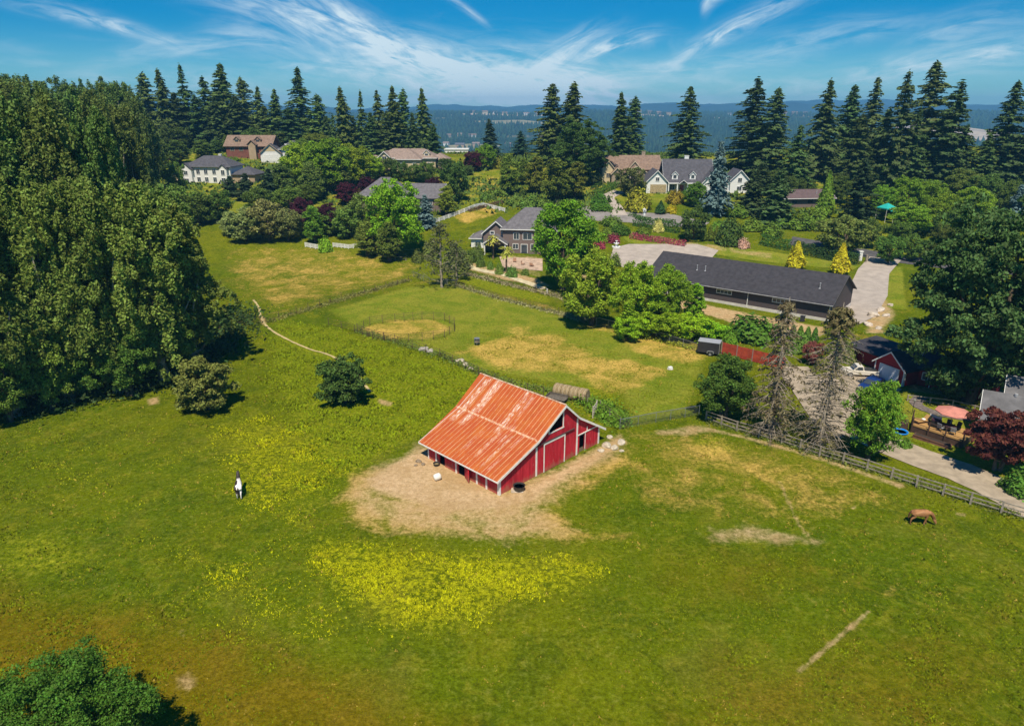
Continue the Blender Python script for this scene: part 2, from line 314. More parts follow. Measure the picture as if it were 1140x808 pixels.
def ground_mat():
    m = bpy.data.materials.new('pasture'); m.use_nodes = True; t = NT(m.node_tree); b = t.n['Principled BSDF']
    co = t.node('ShaderNodeTexCoord').outputs['Object']
    def at_(n): q = t.node('ShaderNodeAttribute', attribute_name=n); return q.outputs['Fac']
    n1 = t.noise(co, .035, 5, .6, .4); n2 = t.noise(co, .22, 6, .65, .6); n3 = t.noise(co, 1.6, 6, .7); n4 = t.noise(co, 7, 3, .7)
    patch = t.m('ADD', t.m('MULTIPLY', n2, .65), t.m('MULTIPLY', n3, .35))
    def th(mask, lo=.18, k=1.3):   # a mask with ragged edges
        v = t.m('ADD', mask, t.m('MULTIPLY', t.m('SUBTRACT', patch, .5), k)); return t.ss(v, lo, lo+.55)
    c = t.mix(t.ss(n1, .36, .64), (.086, .128, .003), (.140, .160, .004))
    c = t.mix(t.m('MULTIPLY', t.ss(n2, .42, .66), .6), c, (.052, .086, .004))
    n6 = t.noise(co, .55, 5, .7, .8); c = t.mix(t.m('MULTIPLY', t.ss(n6, .50, .66), .55), c, (.20, .195, .012)); n7 = t.noise(co, .09, 4, .6, 1.0); c = t.mix(t.m('MULTIPLY', t.ss(n7, .52, .70), .35), c, (.175, .160, .020))
    c = t.mix(t.m('MULTIPLY', t.ss(n3, .52, .72), .35), c, (.20, .18, .05))
    g = lambda k: t.m('MULTIPLY', at_(k), 1)
    c = t.mix(t.m('MULTIPLY', th(at_('lawn'), .3, .6), .85), c, t.mix(t.ss(n2, .35, .65), (.150, .200, .014), (.250, .250, .028)))
    c = t.mix(t.m('MULTIPLY', th(at_('lush'), .25, 1.0), .9), c, t.mix(t.ss(n3, .35, .65), (.115, .165, .004), (.235, .240, .012)))
    dr = t.mix(t.ss(n2, .35, .65), (.36, .26, .045), (.60, .38, .095))
    c = t.mix(t.m('MULTIPLY', th(at_('dry'), .38, 1.7), .78), c, dr)
    c = t.mix(t.m('MULTIPLY', th(at_('brown'), .3, .9), .8), c, t.mix(t.ss(n2, .35, .65), (.135, .098, .003), (.19, .125, .008)))
    fl = t.m('MULTIPLY', th(at_('flower'), .35, 1.3), t.ss(n3, .40, .62))
    c = t.mix(t.m('MULTIPLY', fl, .85), c, (.33, .33, .006))
    n5 = t.noise(co, 3.4, 4, .75)
    di = t.mix(t.ss(n3, .3, .7), (.48, .315, .16), (.62, .435, .245)); di = t.mix(t.m('MULTIPLY', t.ss(n2, .45, .62), .55), di, (.40, .255, .105)); di = t.mix(t.m('MULTIPLY', t.ss(n5, .56, .68), .6), di, (.22, .14, .075))
    # far forested valley beyond the ridge
    sp = t.node('ShaderNodeSeparateXYZ'); t.l.new(co, sp.inputs[0])
    ff = t.ss(sp.outputs[1], 330., 420.); nf = t.noise(co, .004, 5, .6)
    fc = t.mix(t.ss(nf, .60, .68), (.022, .045, .022), (.16, .15, .08))
    c = t.mix(ff, c, fc)
    n8 = t.noise(co, 3.2, 6, .85)
    fine = t.m('MAXIMUM', .3, t.m('ADD', 1.0, t.m('ADD', t.m('MULTIPLY', t.m('SUBTRACT', n8, .5), 2.3), t.m('MULTIPLY', t.m('SUBTRACT', n3, .5), .9))))
    c = t.mix(1.0, c, t.comb(fine, fine, fine), 'MULTIPLY')
    fd = t.m('ADD', 1.0, t.m('MULTIPLY', t.m('SUBTRACT', n8, .5), .8)); di = t.mix(1.0, di, t.comb(fd, fd, fd), 'MULTIPLY'); c = t.mix(th(at_('dirt'), .40, 1.5), c, di)
    t.l.new(c, b.inputs['Base Color']); b.inputs['Roughness'].default_value = .95; b.inputs['Specular IOR Level'].default_value = 0
    bn = t.node('ShaderNodeBump'); bn.inputs['Strength'].default_value = .55; bn.inputs['Distance'].default_value = .25
    t.l.new(t.m('ADD', n4, t.m('MULTIPLY', n3, 1.2)), bn.inputs['Height']); t.l.new(bn.outputs[0], b.inputs['Normal'])
    return m
ground_me.materials.append(ground_mat())
g_o = link(bpy.data.objects.new('ground', ground_me)); tag(g_o, 'green pasture with dry patches rising to a wooded ridge', None, None, 'structure')
def samp(mask, x, y):
    """value of a ground mask at world points"""
    iy = np.clip(np.searchsorted(gy, y), 0, len(gy)-1); wd = np.maximum(gy[iy], 25)*.86+42
    ix = np.clip(np.round((x/wd+1)/2*(NX-1)).astype(int), 0, NX-1); return mask[iy, ix]
# sheets laid on the ground
def sheet(name, pts, m, dz=.06, label=None, pix=True, sub=2.0):
    import bmesh
    P = [at(*p) for p in pts] if pix else pts
    bm = bmesh.new(); vs = [bm.verts.new((x, y, 0)) for x, y in P]; bm.faces.new(vs)
    bmesh.ops.triangulate(bm, faces=bm.faces)
    for _ in range(9):
        es = [e for e in bm.edges if e.calc_length() > sub]
        if not es: break
        bmesh.ops.subdivide_edges(bm, edges=es, cuts=1); bmesh.ops.triangulate(bm, faces=bm.faces)
    for v in bm.verts: v.co.z = HZ(v.co.x, v.co.y)+dz
    bm.normal_update()
    if sum(f.normal.z for f in bm.faces) < 0: bmesh.ops.reverse_faces(bm, faces=bm.faces)
    me = bpy.data.meshes.new(name); bm.to_mesh(me); bm.free(); me.materials.append(m)
    o = link(bpy.data.objects.new(name, me)); tag(o, label, None, None, 'structure'); return o
def ribbon(name, pts, wid, m, dz=.06, label=None, jit=0, seed=1):
    P = [Vector(at(*p)) for p in pts]; rng = random.Random(seed); Q = []
    for i in range(len(P)-1):
        p0 = P[max(i-1, 0)]; p1 = P[i]; p2 = P[i+1]; p3 = P[min(i+2, len(P)-1)]; n = max(2, int((p2-p1).length/1.0))
        for k in range(n):
            t = k/n; Q.append(.5*((2*p1)+(-p0+p2)*t+(2*p0-5*p1+4*p2-p3)*t*t+(-p0+3*p1-3*p2+p3)*t**3))
    Q.append(P[-1]); V = []; F = []
    nw = max(2, int(wid/1.2)+1)
    for i, q in enumerate(Q):
        d = (Q[min(i+1, len(Q)-1)]-Q[max(i-1, 0)]).normalized(); n = Vector((-d.y, d.x))
        a = -wid/2*(1+rng.uniform(-jit, jit)); b = wid/2*(1+rng.uniform(-jit, jit))
        for k in range(nw+1):
            p = q+n*(a+(b-a)*k/nw); V.append((p.x, p.y, HZ(p.x, p.y)+dz))
    for i in range(len(Q)-1):
        for k in range(nw): j = i*(nw+1)+k; F.append((j, j+nw+1, j+nw+2, j+1))
    me = npmesh(name, V, F, m)
    if me.polygons[0].normal.z < 0: me.flip_normals()
    return tag(link(bpy.data.objects.new(name, me)), label, None, None, 'structure')
GRAVEL = mat('gravel', (.36, .29, .21), .95, .22, .7, .3, 9)
CONC = mat('concrete', (.40, .34, .29), .9, .14, .5, .2, 8)
ASPH = mat('asphalt', (.09, .085, .09), .9, .25, .6)
OLDASPH = mat('old_asphalt', (.24, .215, .20), .9, .18, .5)
PAVE = mat('paving_stone', (.16, .13, .12), .9, .35, 2.5)
SAND = mat('sand', (.55, .47, .30), .95, .2, 1.2)
WORN = mat('worn_earth', (.46, .36, .17), .95, .25, 1.5)
CHALK = mat('pale_worn_line', (.27, .23, .10), .95, .5, 3.5)
ribbon('driveway', [(1180,580),(1140,560),(1080,530),(1020,508),(975,489),(940,468),(915,446),(895,425),(880,408)], 5.0, GRAVEL, .07, 'pale gravel driveway running behind the wooden rail fence', .03)
sheet('gravel_yard', [(868,412),(900,420),(948,408),(1004,434),(990,445),(962,440),(958,470),(935,490),(905,470),(885,440)], GRAVEL, .10, 'pale gravel yard between the old conifers and the red garage')
ribbon('footpath', [(282,334),(288,342),(291,354),(300,366),(320,378),(345,389),(368,396),(392,412),(412,436)], .38, WORN, .06, 'narrow worn footpath crossing the left pasture', .35)
sheet('concrete_pad', [(678,292),(683,276),(700,272),(776,272),(800,279),(780,300),(730,305),(700,300)], CONC, .08, 'pale concrete parking pad left of the long dark garage')
sheet('concrete_drive', [(955,300),(968,286),(1003,290),(990,305),(988,330),(975,352),(955,362),(940,345),(945,320)], CONC, .08, 'concrete driveway curving behind the long dark garage')
ribbon('road', [(880,268),(930,276),(968,283),(1010,290),(1100,300),(1200,306)], 7.5, ASPH, .07, 'dark asphalt road behind the hedge on the right')
sheet('cul_de_sac', [(598,228),(640,226),(662,232),(690,236),(745,238),(790,248),(780,254),(742,252),(700,248),(660,246),(640,240),(615,234)], OLDASPH, .07, 'grey brown asphalt turning circle between the two gardens')
ribbon('front_drive', [(690,240),(684,230),(676,220),(690,213)], 4.6, CONC, .09, 'concrete drive curving up to the tan gabled house')
sheet('patio', [(556,286),(604,288),(604,302),(560,298)], mat('patio_stone', (.46,.33,.24), .9, .3, 1.2), .08, 'pinkish stone patio behind the grey two storey house')
ribbon('garden_path', [(516,294),(535,301),(560,306),(590,316),(606,322)], 1.9, SAND, .06, 'pale sandy path curving through the palm garden', .15)
sheet('upper_drive', [(300,190),(322,186),(340,190),(332,202),(308,198)], OLDASPH, .07, 'grey upper driveway beside the white house on the left')
ribbon('brick_walk', [(1026,442),(1019,449),(1030,456),(1050,462),(1080,467)], 1.5, PAVE, .07, 'dark paved walk curving round the red parasol')
# ---------------------------------------------------------------- foliage templates
def rand_unit(rng, n):
    v = rng.normal(size=(n, 3)); return v/np.linalg.norm(v, axis=1, keepdims=True)
def leaves(P, N, size, rng, aspect=.6, jit=1.3, droop=0):
    """one diamond-shaped spray of leaves at each point"""
    n = len(P); nn = N + jit*rand_unit(rng, n); nn /= np.linalg.norm(nn, axis=1, keepdims=True)
    t = np.cross(nn, rand_unit(rng, n)); t[:, 2] -= droop; t -= nn*(t*nn).sum(1, keepdims=True); t /= np.linalg.norm(t, axis=1, keepdims=True)+1e-9
    b = np.cross(nn, t); s = (size*rng.uniform(.6, 1.35, n))[:, None]; k = rng.uniform(-.25, .25, (n, 1))
    V = np.stack([P-t*s, P+b*s*aspect+t*s*k, P+t*s, P-b*s*aspect-t*s*k], 1).reshape(-1, 3)
    return V, np.arange(n*4).reshape(n, 4)
def cloud_mesh(name, parts):
    V = []; F = []; o = 0
    for v, f in parts: V.append(v); F.append(f+o); o += len(v)
    return npmesh(name, np.concatenate(V), np.concatenate(F), LEAF)
TPL = {}     # kind -> list of (crown mesh, trunk mesh, height, width)
def reg(kind, crown, trunk, h, w_):
    if kind in ('dying_spruce', 'thin'): TPL.setdefault(kind, []).append((crown, trunk, h, w_)); return
    a = np.empty(len(crown.vertices)*3, np.float32); crown.vertices.foreach_get('co', a); a = a.reshape(-1, 3)
    h = float(np.percentile(a[:, 2], 99.9)); w_ = 2*float(np.percentile(np.hypot(a[:, 0], a[:, 1]), 97))   # true size of the crown
    TPL.setdefault(kind, []).append((crown, trunk, h, w_))
def trunk_mesh(segs, m):
    mb = MB()
    for pts, rad in segs: mb.path(pts, rad, 6)
    me = bpy.data.meshes.new('trunk'); me.from_pydata(mb.v, [], mb.f); me.materials.append(m)
    me.polygons.foreach_set('use_smooth', [True]*len(mb.f)); return me
def broadleaf(kind, seed, H_=10, Rr=4.5, base=.18, clumps=90, per=95, leaf=.26, crad=.17, rough=.35, lo=.35, bark=BARK, stems=1, top=1.0, flat=.75, droop=0):
    rng = np.random.default_rng(seed); ph = rng.uniform(0, 6.28, 6)
    cz = H_*(base+(1-base)*.5); hz_ = H_*(1-base)*.5
    d = rand_unit(rng, clumps); d[:, 2] = np.clip(d[:, 2]*1.05, -1, 1)
    r = rng.uniform(lo, 1, clumps)**.6
    lump = 1+rough*(np.sin(3*np.arctan2(d[:, 1], d[:, 0])+ph[0]+2*d[:, 2])*.5+np.sin(5*d[:, 2]+ph[1])*.3+np.sin(5*np.arctan2(d[:, 1], d[:, 0])+ph[2]-3*d[:, 2])*.35)
    taper = np.where(d[:, 2] > 0, top, 1.0)
    C = np.stack([d[:, 0]*Rr*.86*r*lump*taper, d[:, 1]*Rr*.86*r*lump*taper, cz+d[:, 2]*hz_*.88*r*(1+.25*(lump-1))], 1)
    rad = Rr*crad*rng.uniform(.65, 1.4, clumps)
    idx = np.repeat(np.arange(clumps), (per*np.clip(rad/(Rr*crad), .5, 1.5)**2).astype(int)); n = len(idx)
    u = rand_unit(rng, n); u[:, 2] = np.where(u[:, 2] < -.6, -u[:, 2], u[:, 2]); rr = rad[idx]*rng.uniform(.3, 1.2, n)
    P = C[idx]+u*rr[:, None]*np.array([1, 1, flat]); Nn = u+np.array([0, 0, .5])
    P[:, 2] = np.maximum(P[:, 2], .15)
    crown = cloud_mesh('crown', [leaves(P, Nn, leaf, rng, droop=droop)])
    segs = []
    for s in range(stems):
        ox = (rng.uniform(-.3, .3) if stems > 1 else 0); oy = rng.uniform(-.3, .3) if stems > 1 else 0
        b0 = H_*.022+.05; top_ = np.array([rng.uniform(-.12, .12)*Rr+ox*Rr*.8, rng.uniform(-.12, .12)*Rr+oy*Rr*.8, H_*.78])
        pts = [(ox, oy, -.3)]; rad_ = [b0*1.3]
        for k in range(1, 6):
            t = k/5; pts.append(tuple(np.array([ox, oy, 0])*(1-t)+top_*t+np.array([rng.uniform(-.06, .06)*Rr, rng.uniform(-.06, .06)*Rr, 0]))); rad_.append(b0*(1-.85*t))
        segs.append((pts, rad_))
    for k in rng.choice(clumps, min(clumps, 16), replace=False):
        c = C[k]; t = np.clip((c[2]/H_)*.6, .12, .7); s0 = np.array(segs[0][0][0])*(1-t)+np.array(segs[0][0][-1])*t
        mid = (s0+c)/2+np.array([0, 0, -.06*H_*rng.random()]); segs.append(([tuple(s0), tuple(mid), tuple(c)], [H_*.009, H_*.006, H_*.0025]))
    reg(kind, crown, trunk_mesh(segs, bark), H_, 2*Rr)
def conifer(kind, seed, H_=30, Rr=4.6, base=.12, whorl=.62, nb=8, spray=.62, sp=.62, shape=.85, droop=.32, bark=BARK, gap=.12, thick=3, crowntop=False, bare=False):
    rng = np.random.default_rng(seed); P = []; N = []; segs = [([(0, 0, -.5), (rng.uniform(-.1, .1), 0, H_*.5), (0, 0, H_*.985)], [H_*.014+.06, H_*.008+.03, .03])]
    z = H_*base; side = rng.uniform(0, 6.28)
    while z < H_*.985:
        t = (z-H_*base)/(H_*(1-base)); env = (1-t)**shape*(.62+.38*min(1, t*5+.35))
        if crowntop: env = max(env, .42*math.sin(min(1, (1-t)*5)*math.pi/2)*(t > .5))
        env *= 1+.22*math.sin(z*1.7+side)+rng.uniform(-.1, .1); nbb = max(4, int(nb*(.5+.5*(1-t))+.5)); a0 = rng.uniform(0, 6.28)
        for k in range(nbb):
            if rng.random() < gap: continue
            a = a0+2*math.pi*k/nbb+rng.uniform(-.3, .3); L = max(.28, Rr*env*rng.uniform(.62, 1.14)*(1+.18*math.cos(a-side)))
            el_ = rng.uniform(.05, .35)*(t-.2)+.06; d = np.array([math.cos(a), math.sin(a)])
            ns = max(2, int(L/sp*2.2))
            s = np.linspace(.12, 1, ns)+rng.uniform(-.05, .05, ns); s = np.repeat(s, thick); m_ = len(s)
            wdt = .30*L*(1-s*.75)*rng.uniform(-1, 1, m_)
            zz = z+L*s*el_-droop*L*s**2*.8+rng.uniform(-.14, .1, m_)*(.5+spray)
            P.append(np.stack([d[0]*L*s-d[1]*wdt, d[1]*L*s+d[0]*wdt, zz], 1))
            N.append(np.stack([d[0]*.55+0*s, d[1]*.55+0*s, 1.0+0*s], 1))
            if bare or (L > Rr*.7 and k % 3 == 0): segs.append(([(0, 0, z), (d[0]*L*.5, d[1]*L*.5, z+L*.5*el_-droop*L*.2), (d[0]*L*.92, d[1]*L*.92, z+L*.9*el_-droop*L*.68)], [.05+.004*L, .035, .012]))
        z += whorl*(1-.45*t)*rng.uniform(.75, 1.3)
    tp = np.array([[0, 0, H_*.985], [0, 0, H_], [0, 0, H_*.97]]); P.append(tp); N.append(np.array([[1., 0, .2], [0, 1., .2], [-1., 0, .2]]))
    P = np.concatenate(P); N = np.concatenate(N)
    reg(kind, cloud_mesh('crown', [leaves(P, N, spray, rng, aspect=.42, jit=.75, droop=.35)]), trunk_mesh(segs, bark), H_, 2*Rr)
def column(kind, seed, H_=4, Rr=.8, n=1500, leaf=.16, power=.55):
    rng = np.random.default_rng(seed); t = rng.random(n)**.85; a = rng.uniform(0, 6.28, n)
    env = Rr*np.minimum(1, (1-t)**power*1.05)*np.minimum(1, .6+t*4)*(1+.12*np.sin(a*3+t*9)+.08*np.sin(a*7-t*22)); r = env*rng.uniform(.7, 1.05, n)
    P = np.stack([np.cos(a)*r, np.sin(a)*r, .06*H_+t*H_*.94], 1); N = np.stack([np.cos(a), np.sin(a), .5+0*a], 1)
    reg(kind, cloud_mesh('crown', [leaves(P, N, leaf, rng, jit=.8)]), trunk_mesh([([(0, 0, -.2), (0, 0, H_*.8)], [.05*Rr+.05, .02])], BARK), H_, 2*Rr)
def shrub(kind, seed, H_=2, Rr=1.3, n=1700, leaf=.13, lump=.18):
    rng = np.random.default_rng(seed); u = rand_unit(rng, n); u[:, 2] = np.abs(u[:, 2]); ph = rng.uniform(0, 6, 4); a = np.arctan2(u[:, 1], u[:, 0])
    k = (1+lump*np.sin(3*a+ph[0]+3*u[:, 2])+lump*.7*np.sin(6*a+ph[1]-5*u[:, 2]))*rng.uniform(.7, 1.04, n)
    P = u*k[:, None]*np.array([Rr, Rr, H_*.95])*.93+np.array([0, 0, .04]); P[:, 2] *= np.where(P[:, 2] < H_*.2, 1, 1)
    reg(kind, cloud_mesh('crown', [leaves(P, u+np.array([0, 0, .3]), leaf, rng, jit=.8)]), trunk_mesh([([(0, 0, -.2), (.05*Rr, 0, H_*.6)], [.06, .02])]+[([(0, 0, 0), (math.cos(q)*Rr*.5, math.sin(q)*Rr*.5, H_*.55)], [.04, .015]) for q in (0, 1.7, 3.6, 5)], BARK), H_, 2*Rr)
def sparse(kind, seed, H_=14, Rr=3.2, limbs=34, tuft=14, leaf=.22, bark=PALEBARK):
    """a thin tree whose bare limbs show, with loose tufts of foliage"""
    rng = np.random.default_rng(seed); segs = [([(0, 0, -.3), (.15, .1, H_*.35), (-.15, 0, H_*.7), (0, .1, H_)], [.28, .2, .11, .02])]; P = []; N = []
    for k in range(limbs):
        t = .1+.86*k/limbs; z = H_*t; a = rng.uniform(0, 6.28); L = Rr*(1-t)**.7*rng.uniform(.6, 1.1)+.4
        e = np.array([math.cos(a)*L, math.sin(a)*L, z+L*.5*rng.uniform(.4, 1.6)]); m_ = np.array([math.cos(a)*L*.5, math.sin(a)*L*.5, z+L*.15])
        segs.append(([(0, 0, z-.2), tuple(m_), tuple(e)], [.07, .045, .012]))
        for j in range(3):
            q = e*(1-.2*j)+m_*.2*j; e2 = q+rand_unit(rng, 1)[0]*L*.35; segs.append(([tuple(q), tuple(e2)], [.025, .008]))
            c = rng.normal(size=(tuft, 3))*.3*np.array([1, 1, .8])+e2; P.append(c); N.append(rand_unit(rng, tuft)+[0, 0, .5])
    reg(kind, cloud_mesh('crown', [leaves(np.concatenate(P), np.concatenate(N), leaf, rng)]), trunk_mesh(segs, bark), H_, 2*Rr)
for s in range(1, 10): conifer('fir', s, 30, 5.2+.3*(s % 3), base=.04+.05*(s % 3), shape=(.62, .95, .74, .82, .55, .7, 1.05, .66, .8)[s-1], gap=(.16, .34, .22, .12, .3, .2, .26, .38, .18)[s-1], spray=.5, sp=.6, thick=5, nb=(9, 8, 10)[s % 3], whorl=(.62, .8, .7)[s % 3], droop=(.34, .2, .42, .28)[s % 4])
for s in (11, 12): conifer('bigfir', s, 32, 6.6, base=.08, shape=.74, gap=.24, spray=.5, sp=.6, thick=5, whorl=.85, nb=10, droop=.22)
for s in (21, 22): conifer('spruce', s, 12, 2.9, base=.03, whorl=.36, nb=9, spray=.34, sp=.34, gap=.06, droop=.2)
for s in (31, 32, 33, 34): broadleaf('cottonwood', s, 30, 6.6, base=.04, clumps=640, per=100, leaf=.21, crad=.088, rough=.62, lo=.3, bark=PALEBARK, stems=1, top=.8, flat=1.7)
for s in (41, 42, 43): broadleaf('maple', s, 13, 5.2, base=.06, clumps=230, per=110, leaf=.17, crad=.13, rough=.35, stems=2, top=.9, flat=.9)
for s in (51, 52): broadleaf('oak', s, 22, 9.2, base=.0, clumps=620, per=110, leaf=.21, crad=.088, rough=.34, lo=.3, stems=2, top=1.0, flat=.6)
for s in (61, 62, 63): broadleaf('round', s, 7, 3.0, base=.04, clumps=110, per=80, leaf=.15, crad=.17, rough=.28, flat=.9)
for s in (65, 66): broadleaf('pasture_bush', s, 6, 3.3, base=.0, clumps=150, per=95, leaf=.15, crad=.145, rough=.34, lo=.3, stems=2)
broadleaf('redmaple', 67, 6, 3.6, base=.10, clumps=150, per=95, leaf=.17, crad=.14, rough=.25, stems=2, flat=.5, lo=.3)
broadleaf('corner_maple', 68, 9, 6, base=.0, clumps=420, per=200, leaf=.095, crad=.10, rough=.3, flat=.8)
for s in (71, 72): broadleaf('poplar', s, 11, 2.3, base=.03, clumps=130, per=75, leaf=.15, crad=.2, rough=.3, top=.75, flat=1)
for s in (75, 76): column('cypress', s)
for s in (81, 82): shrub('shrub', s)
shrub('clipped', 83, lump=.05, leaf=.10, n=2200)
for s in (85, 86): column('goldcone', s, 5, 1.5, 2200, .22, .9)
sparse('thin', 91); sparse('thin', 92)
# two half-dead conifers: bare drooping limbs with scattered living sprays
def halfdead(kind, seed, H_=15, Rr=4.2, top_live=.8, dens=.5):
    rng = np.random.default_rng(seed); segs = [([(0, 0, -.4), (.1, 0, H_*.4), (-.05, .05, H_*.8), (0, 0, H_)], [.27, .19, .09, .02])]; P = []; N = []
    z = H_*.05
    while z < H_*.97:
        t = z/H_; a0 = rng.uniform(0, 6.28); nb = 6
        for k in range(nb):
            a = a0+k*2*math.pi/nb+rng.uniform(-.4, .4); L = Rr*min(1, (1-t)**.62*1.05)*min(1, .5+2.6*t)*rng.uniform(.55, 1.12)+.25; d = np.array([math.cos(a), math.sin(a), 0])
            s = np.linspace(0, 1, 7); pts = [d*L*q+np.array([0, 0, z+.10*L*q-.34*L*q*q]) for q in s]
            segs.append(([tuple(p) for p in pts[::2]], [.05, .038, .025, .01]))
            live = rng.random() < (.95 if t > top_live else dens)
            for j in range(1, 7):
                for sg in (-1, 1):
                    tw = pts[j]+np.array([-d[1]*sg, d[0]*sg, -.35])*L*.17*rng.uniform(.5, 1.2); segs.append(([tuple(pts[j]), tuple(tw)], [.014, .005]))
                    if live or rng.random() < .12:
                        m_ = 9 if t > top_live else 5
                        q = rng.random((m_, 1)); P.append(pts[j]*(1-q)+tw*q+rng.normal(size=(m_, 3))*.10); N.append(np.tile([d[0], d[1], .9], (m_, 1)))
        z += rng.uniform(.28, .5)
    reg(kind, cloud_mesh('crown', [leaves(np.concatenate(P), np.concatenate(N), .17, rng, aspect=.4, droop=.7)]), trunk_mesh(segs, PALEBARK), H_, 2*Rr)
halfdead('dying_spruce', 95, 12, 2.7, .93, .16); halfdead('dying_spruce', 96, 15.0, 4.0, .84, .10)
def palm_tpl():
    rng = np.random.default_rng(7); V = []; F = []; o = 0
    for k in range(26):
        a = k*2.4; L = rng.uniform(.9, 1.25); el_ = rng.uniform(-.5, 1.1); d = np.array([math.cos(a), math.sin(a), 0]); sdv = np.array([-d[1], d[0], 0])
        pr = [np.array([0, 0, 3.0])+d*L*q*math.cos(el_*(1-q*.6))+np.array([0, 0, L*q*math.sin(el_)-.55*L*q*q]) for q in (0, .35, .7, 1)]
        for i in range(3):
            for j in (-1, 0, 1):
                w0 = .05+.2*(i > 0); p = pr[i]; q = pr[i+1]; off = sdv*j*w0
                V += [p-sdv*.05, p+sdv*.05, q+sdv*.09+off-[0, 0, abs(j)*.12], q-sdv*.09+off-[0, 0, abs(j)*.12]]; F.append([o, o+1, o+2, o+3]); o += 4
    me = npmesh('crown', np.array(V), np.array(F), LEAF); reg('palm', me, trunk_mesh([([(0, 0, -.2), (.04, 0, 1.5), (0, 0, 3.0)], [.17, .14, .16])], mat('palm_bark', (.18, .12, .07), .95, .4, 6)), 4.0, 2.3)
palm_tpl()
TN = {'corner_maple':'maple_tree','fir':'fir_tree','bigfir':'fir_tree','spruce':'spruce_tree','cottonwood':'cottonwood_tree','maple':'maple_tree','oak':'oak_tree','round':'round_tree','pasture_bush':'bush','redmaple':'maple_tree','poplar':'poplar_tree','cypress':'cypress_tree','shrub':'shrub','clipped':'shrub','goldcone':'conifer_tree','thin':'thin_tree','dying_spruce':'spruce_tree','palm':'palm_tree'}
CN = {'shrub':'shrub','clipped':'shrub','pasture_bush':'bush'}
_cnt = {}
def plant_xy(kind, x, y, h, wd, col, label, group=None, var=None, cat=None, name=None, trunkcol=None):
    if kind in ('maple','round','poplar','shrub','clipped','cypress','palm') and col[1] > col[0]*1.05: col = (col[0]*1.75, col[1]*1.55, col[2]*1.1)
    elif kind in ('fir','bigfir','spruce','oak','pasture_bush','corner_maple'): col = tuple(q*1.3 for q in col)
    k = _cnt.get(kind, 0); _cnt[kind] = k+1; L = TPL[kind]; cr, tk, h0, w0 = L[(k if var is None else var) % len(L)]
    rng = random.Random(k*7+len(kind)); t = thing(name or TN[kind], label, cat or CN.get(kind, 'tree'), (x, y, HZ(x, y)-.05), rng.uniform(0, 6.28), group)
    t.scale = (wd/w0, wd/w0, h/h0)
    if kind in ('fir', 'bigfir'): t.rotation_euler = (rng.uniform(-.03, .03), rng.uniform(-.03, .03), t.rotation_euler[2]); t.scale = (wd/w0*rng.uniform(.85, 1.25), wd/w0*rng.uniform(.85, 1.25), h/h0)
    o = bpy.data.objects.new('trunk', tk); link(o, t); o.color = (*(trunkcol or (1, 1, 1)), 1)
    c = bpy.data.objects.new('crown', cr); link(c, t); c.color = (*col, 1); return t
def plant(kind, px, pb, pt, wpx, col, label, group=None, dy=None, **k):
    if dy: # a distance in metres instead of a base row
        u = (px-570)/FPX; v = 0; y = dy; x = u*(y*math.cos(PITCH)+ (CAMH-HZ(0, y))*math.sin(PITCH)); x = u*depth(x, y, HZ(x, y))
    else: x, y = at(px, pb)
    z = HZ(x, y); h = max(.4, ztop(y, pt)-z); wd = wpx*depth(x, y, z+h/2)/FPX
    return plant_xy(kind, x, y, h, wd, col, label, group, **k)
FIR = (.080, .130, .028); FIRD = (.060, .105, .027); COT = (.135, .205, .035); LIME = (.13, .22, .015); GRN = (.065, .13, .018); MID = (.05, .10, .022)
DKG = (.030, .065, .022); PUR = (.060, .014, .026); GOLD = (.44, .37, .015); BLU = (.10, .155, .150); OLV = (.10, .125, .030); GREY = (.105, .14, .06); YLG = (.15, .20, .02)
ORD = ['first','second','third','fourth','fifth','sixth','seventh','eighth','ninth','tenth','eleventh','twelfth','thirteenth','fourteenth','fifteenth','sixteenth','seventeenth','eighteenth','nineteenth','twentieth']
def row(kind, items, col, fmt, group, dy=None, jitter=.12, **k):
    """items sorted left to right; fmt has {o} for the ordinal"""
    rng = random.Random(len(fmt)); out = []
    for i, it in enumerate(sorted(items)):
        j = 1+rng.uniform(-jitter, jitter)*1.8; c = (col[0]*j*rng.uniform(.85, 1.2), col[1]*j, col[2]*j); kk = dict(k)
        if dy: out.append(plant(kind, it[0], 0, it[1], it[2], c, fmt.format(o=ORD[i]), group, dy=dy+rng.uniform(-8, 8)+(it[3] if len(it) > 3 else 0), **kk))
        else: out.append(plant(kind, it[0], it[1], it[2], it[3], c, fmt.format(o=ORD[i]), group, **kk))
    return out
# --- skyline conifers
row('fir', [(84,96,30),(104,88,34),(128,86,34),(150,92,34),(172,82,34),(190,78,34),(214,73,40),(234,86,34),(254,72,42),(278,87,36),(294,97,32)], FIR, '{o} fir from the left in the dark skyline belt above the white house', 'skyline firs on the left', dy=314)
row('fir', [(312,100,30),(339,76,44),(357,106,34)], FIR, '{o} fir from the left in the skyline clump right of the brown roofed house', 'skyline firs beside the brown roofed house', dy=312)
row('fir', [(386,98,26),(404,102,26),(424,101,26),(440,97,26),(452,100,26),(472,99,32)], FIR, '{o} fir from the left in the skyline row behind the tan house with many hips', 'skyline firs behind the tan house', dy=292)
row('fir', [(546,133,26),(580,146,26)], (.04,.075,.04), '{o} small fir from the left standing alone before the far valley', 'small firs before the valley', dy=300)
row('fir', [(611,94,42),(636,93,48)], FIR, '{o} tall fir from the left behind the great round dark tree', 'firs behind the round tree', dy=270)
row('fir', [(628,150,26),(662,160,26)], FIRD, '{o} short fir from the left beside the round dark tree crown', 'short firs by the round tree', dy=275)
row('fir', [(690,104,32),(704,108,30)], FIR, '{o} slim fir from the left of the pair behind the tan gabled house', 'slim fir pair', dy=290)
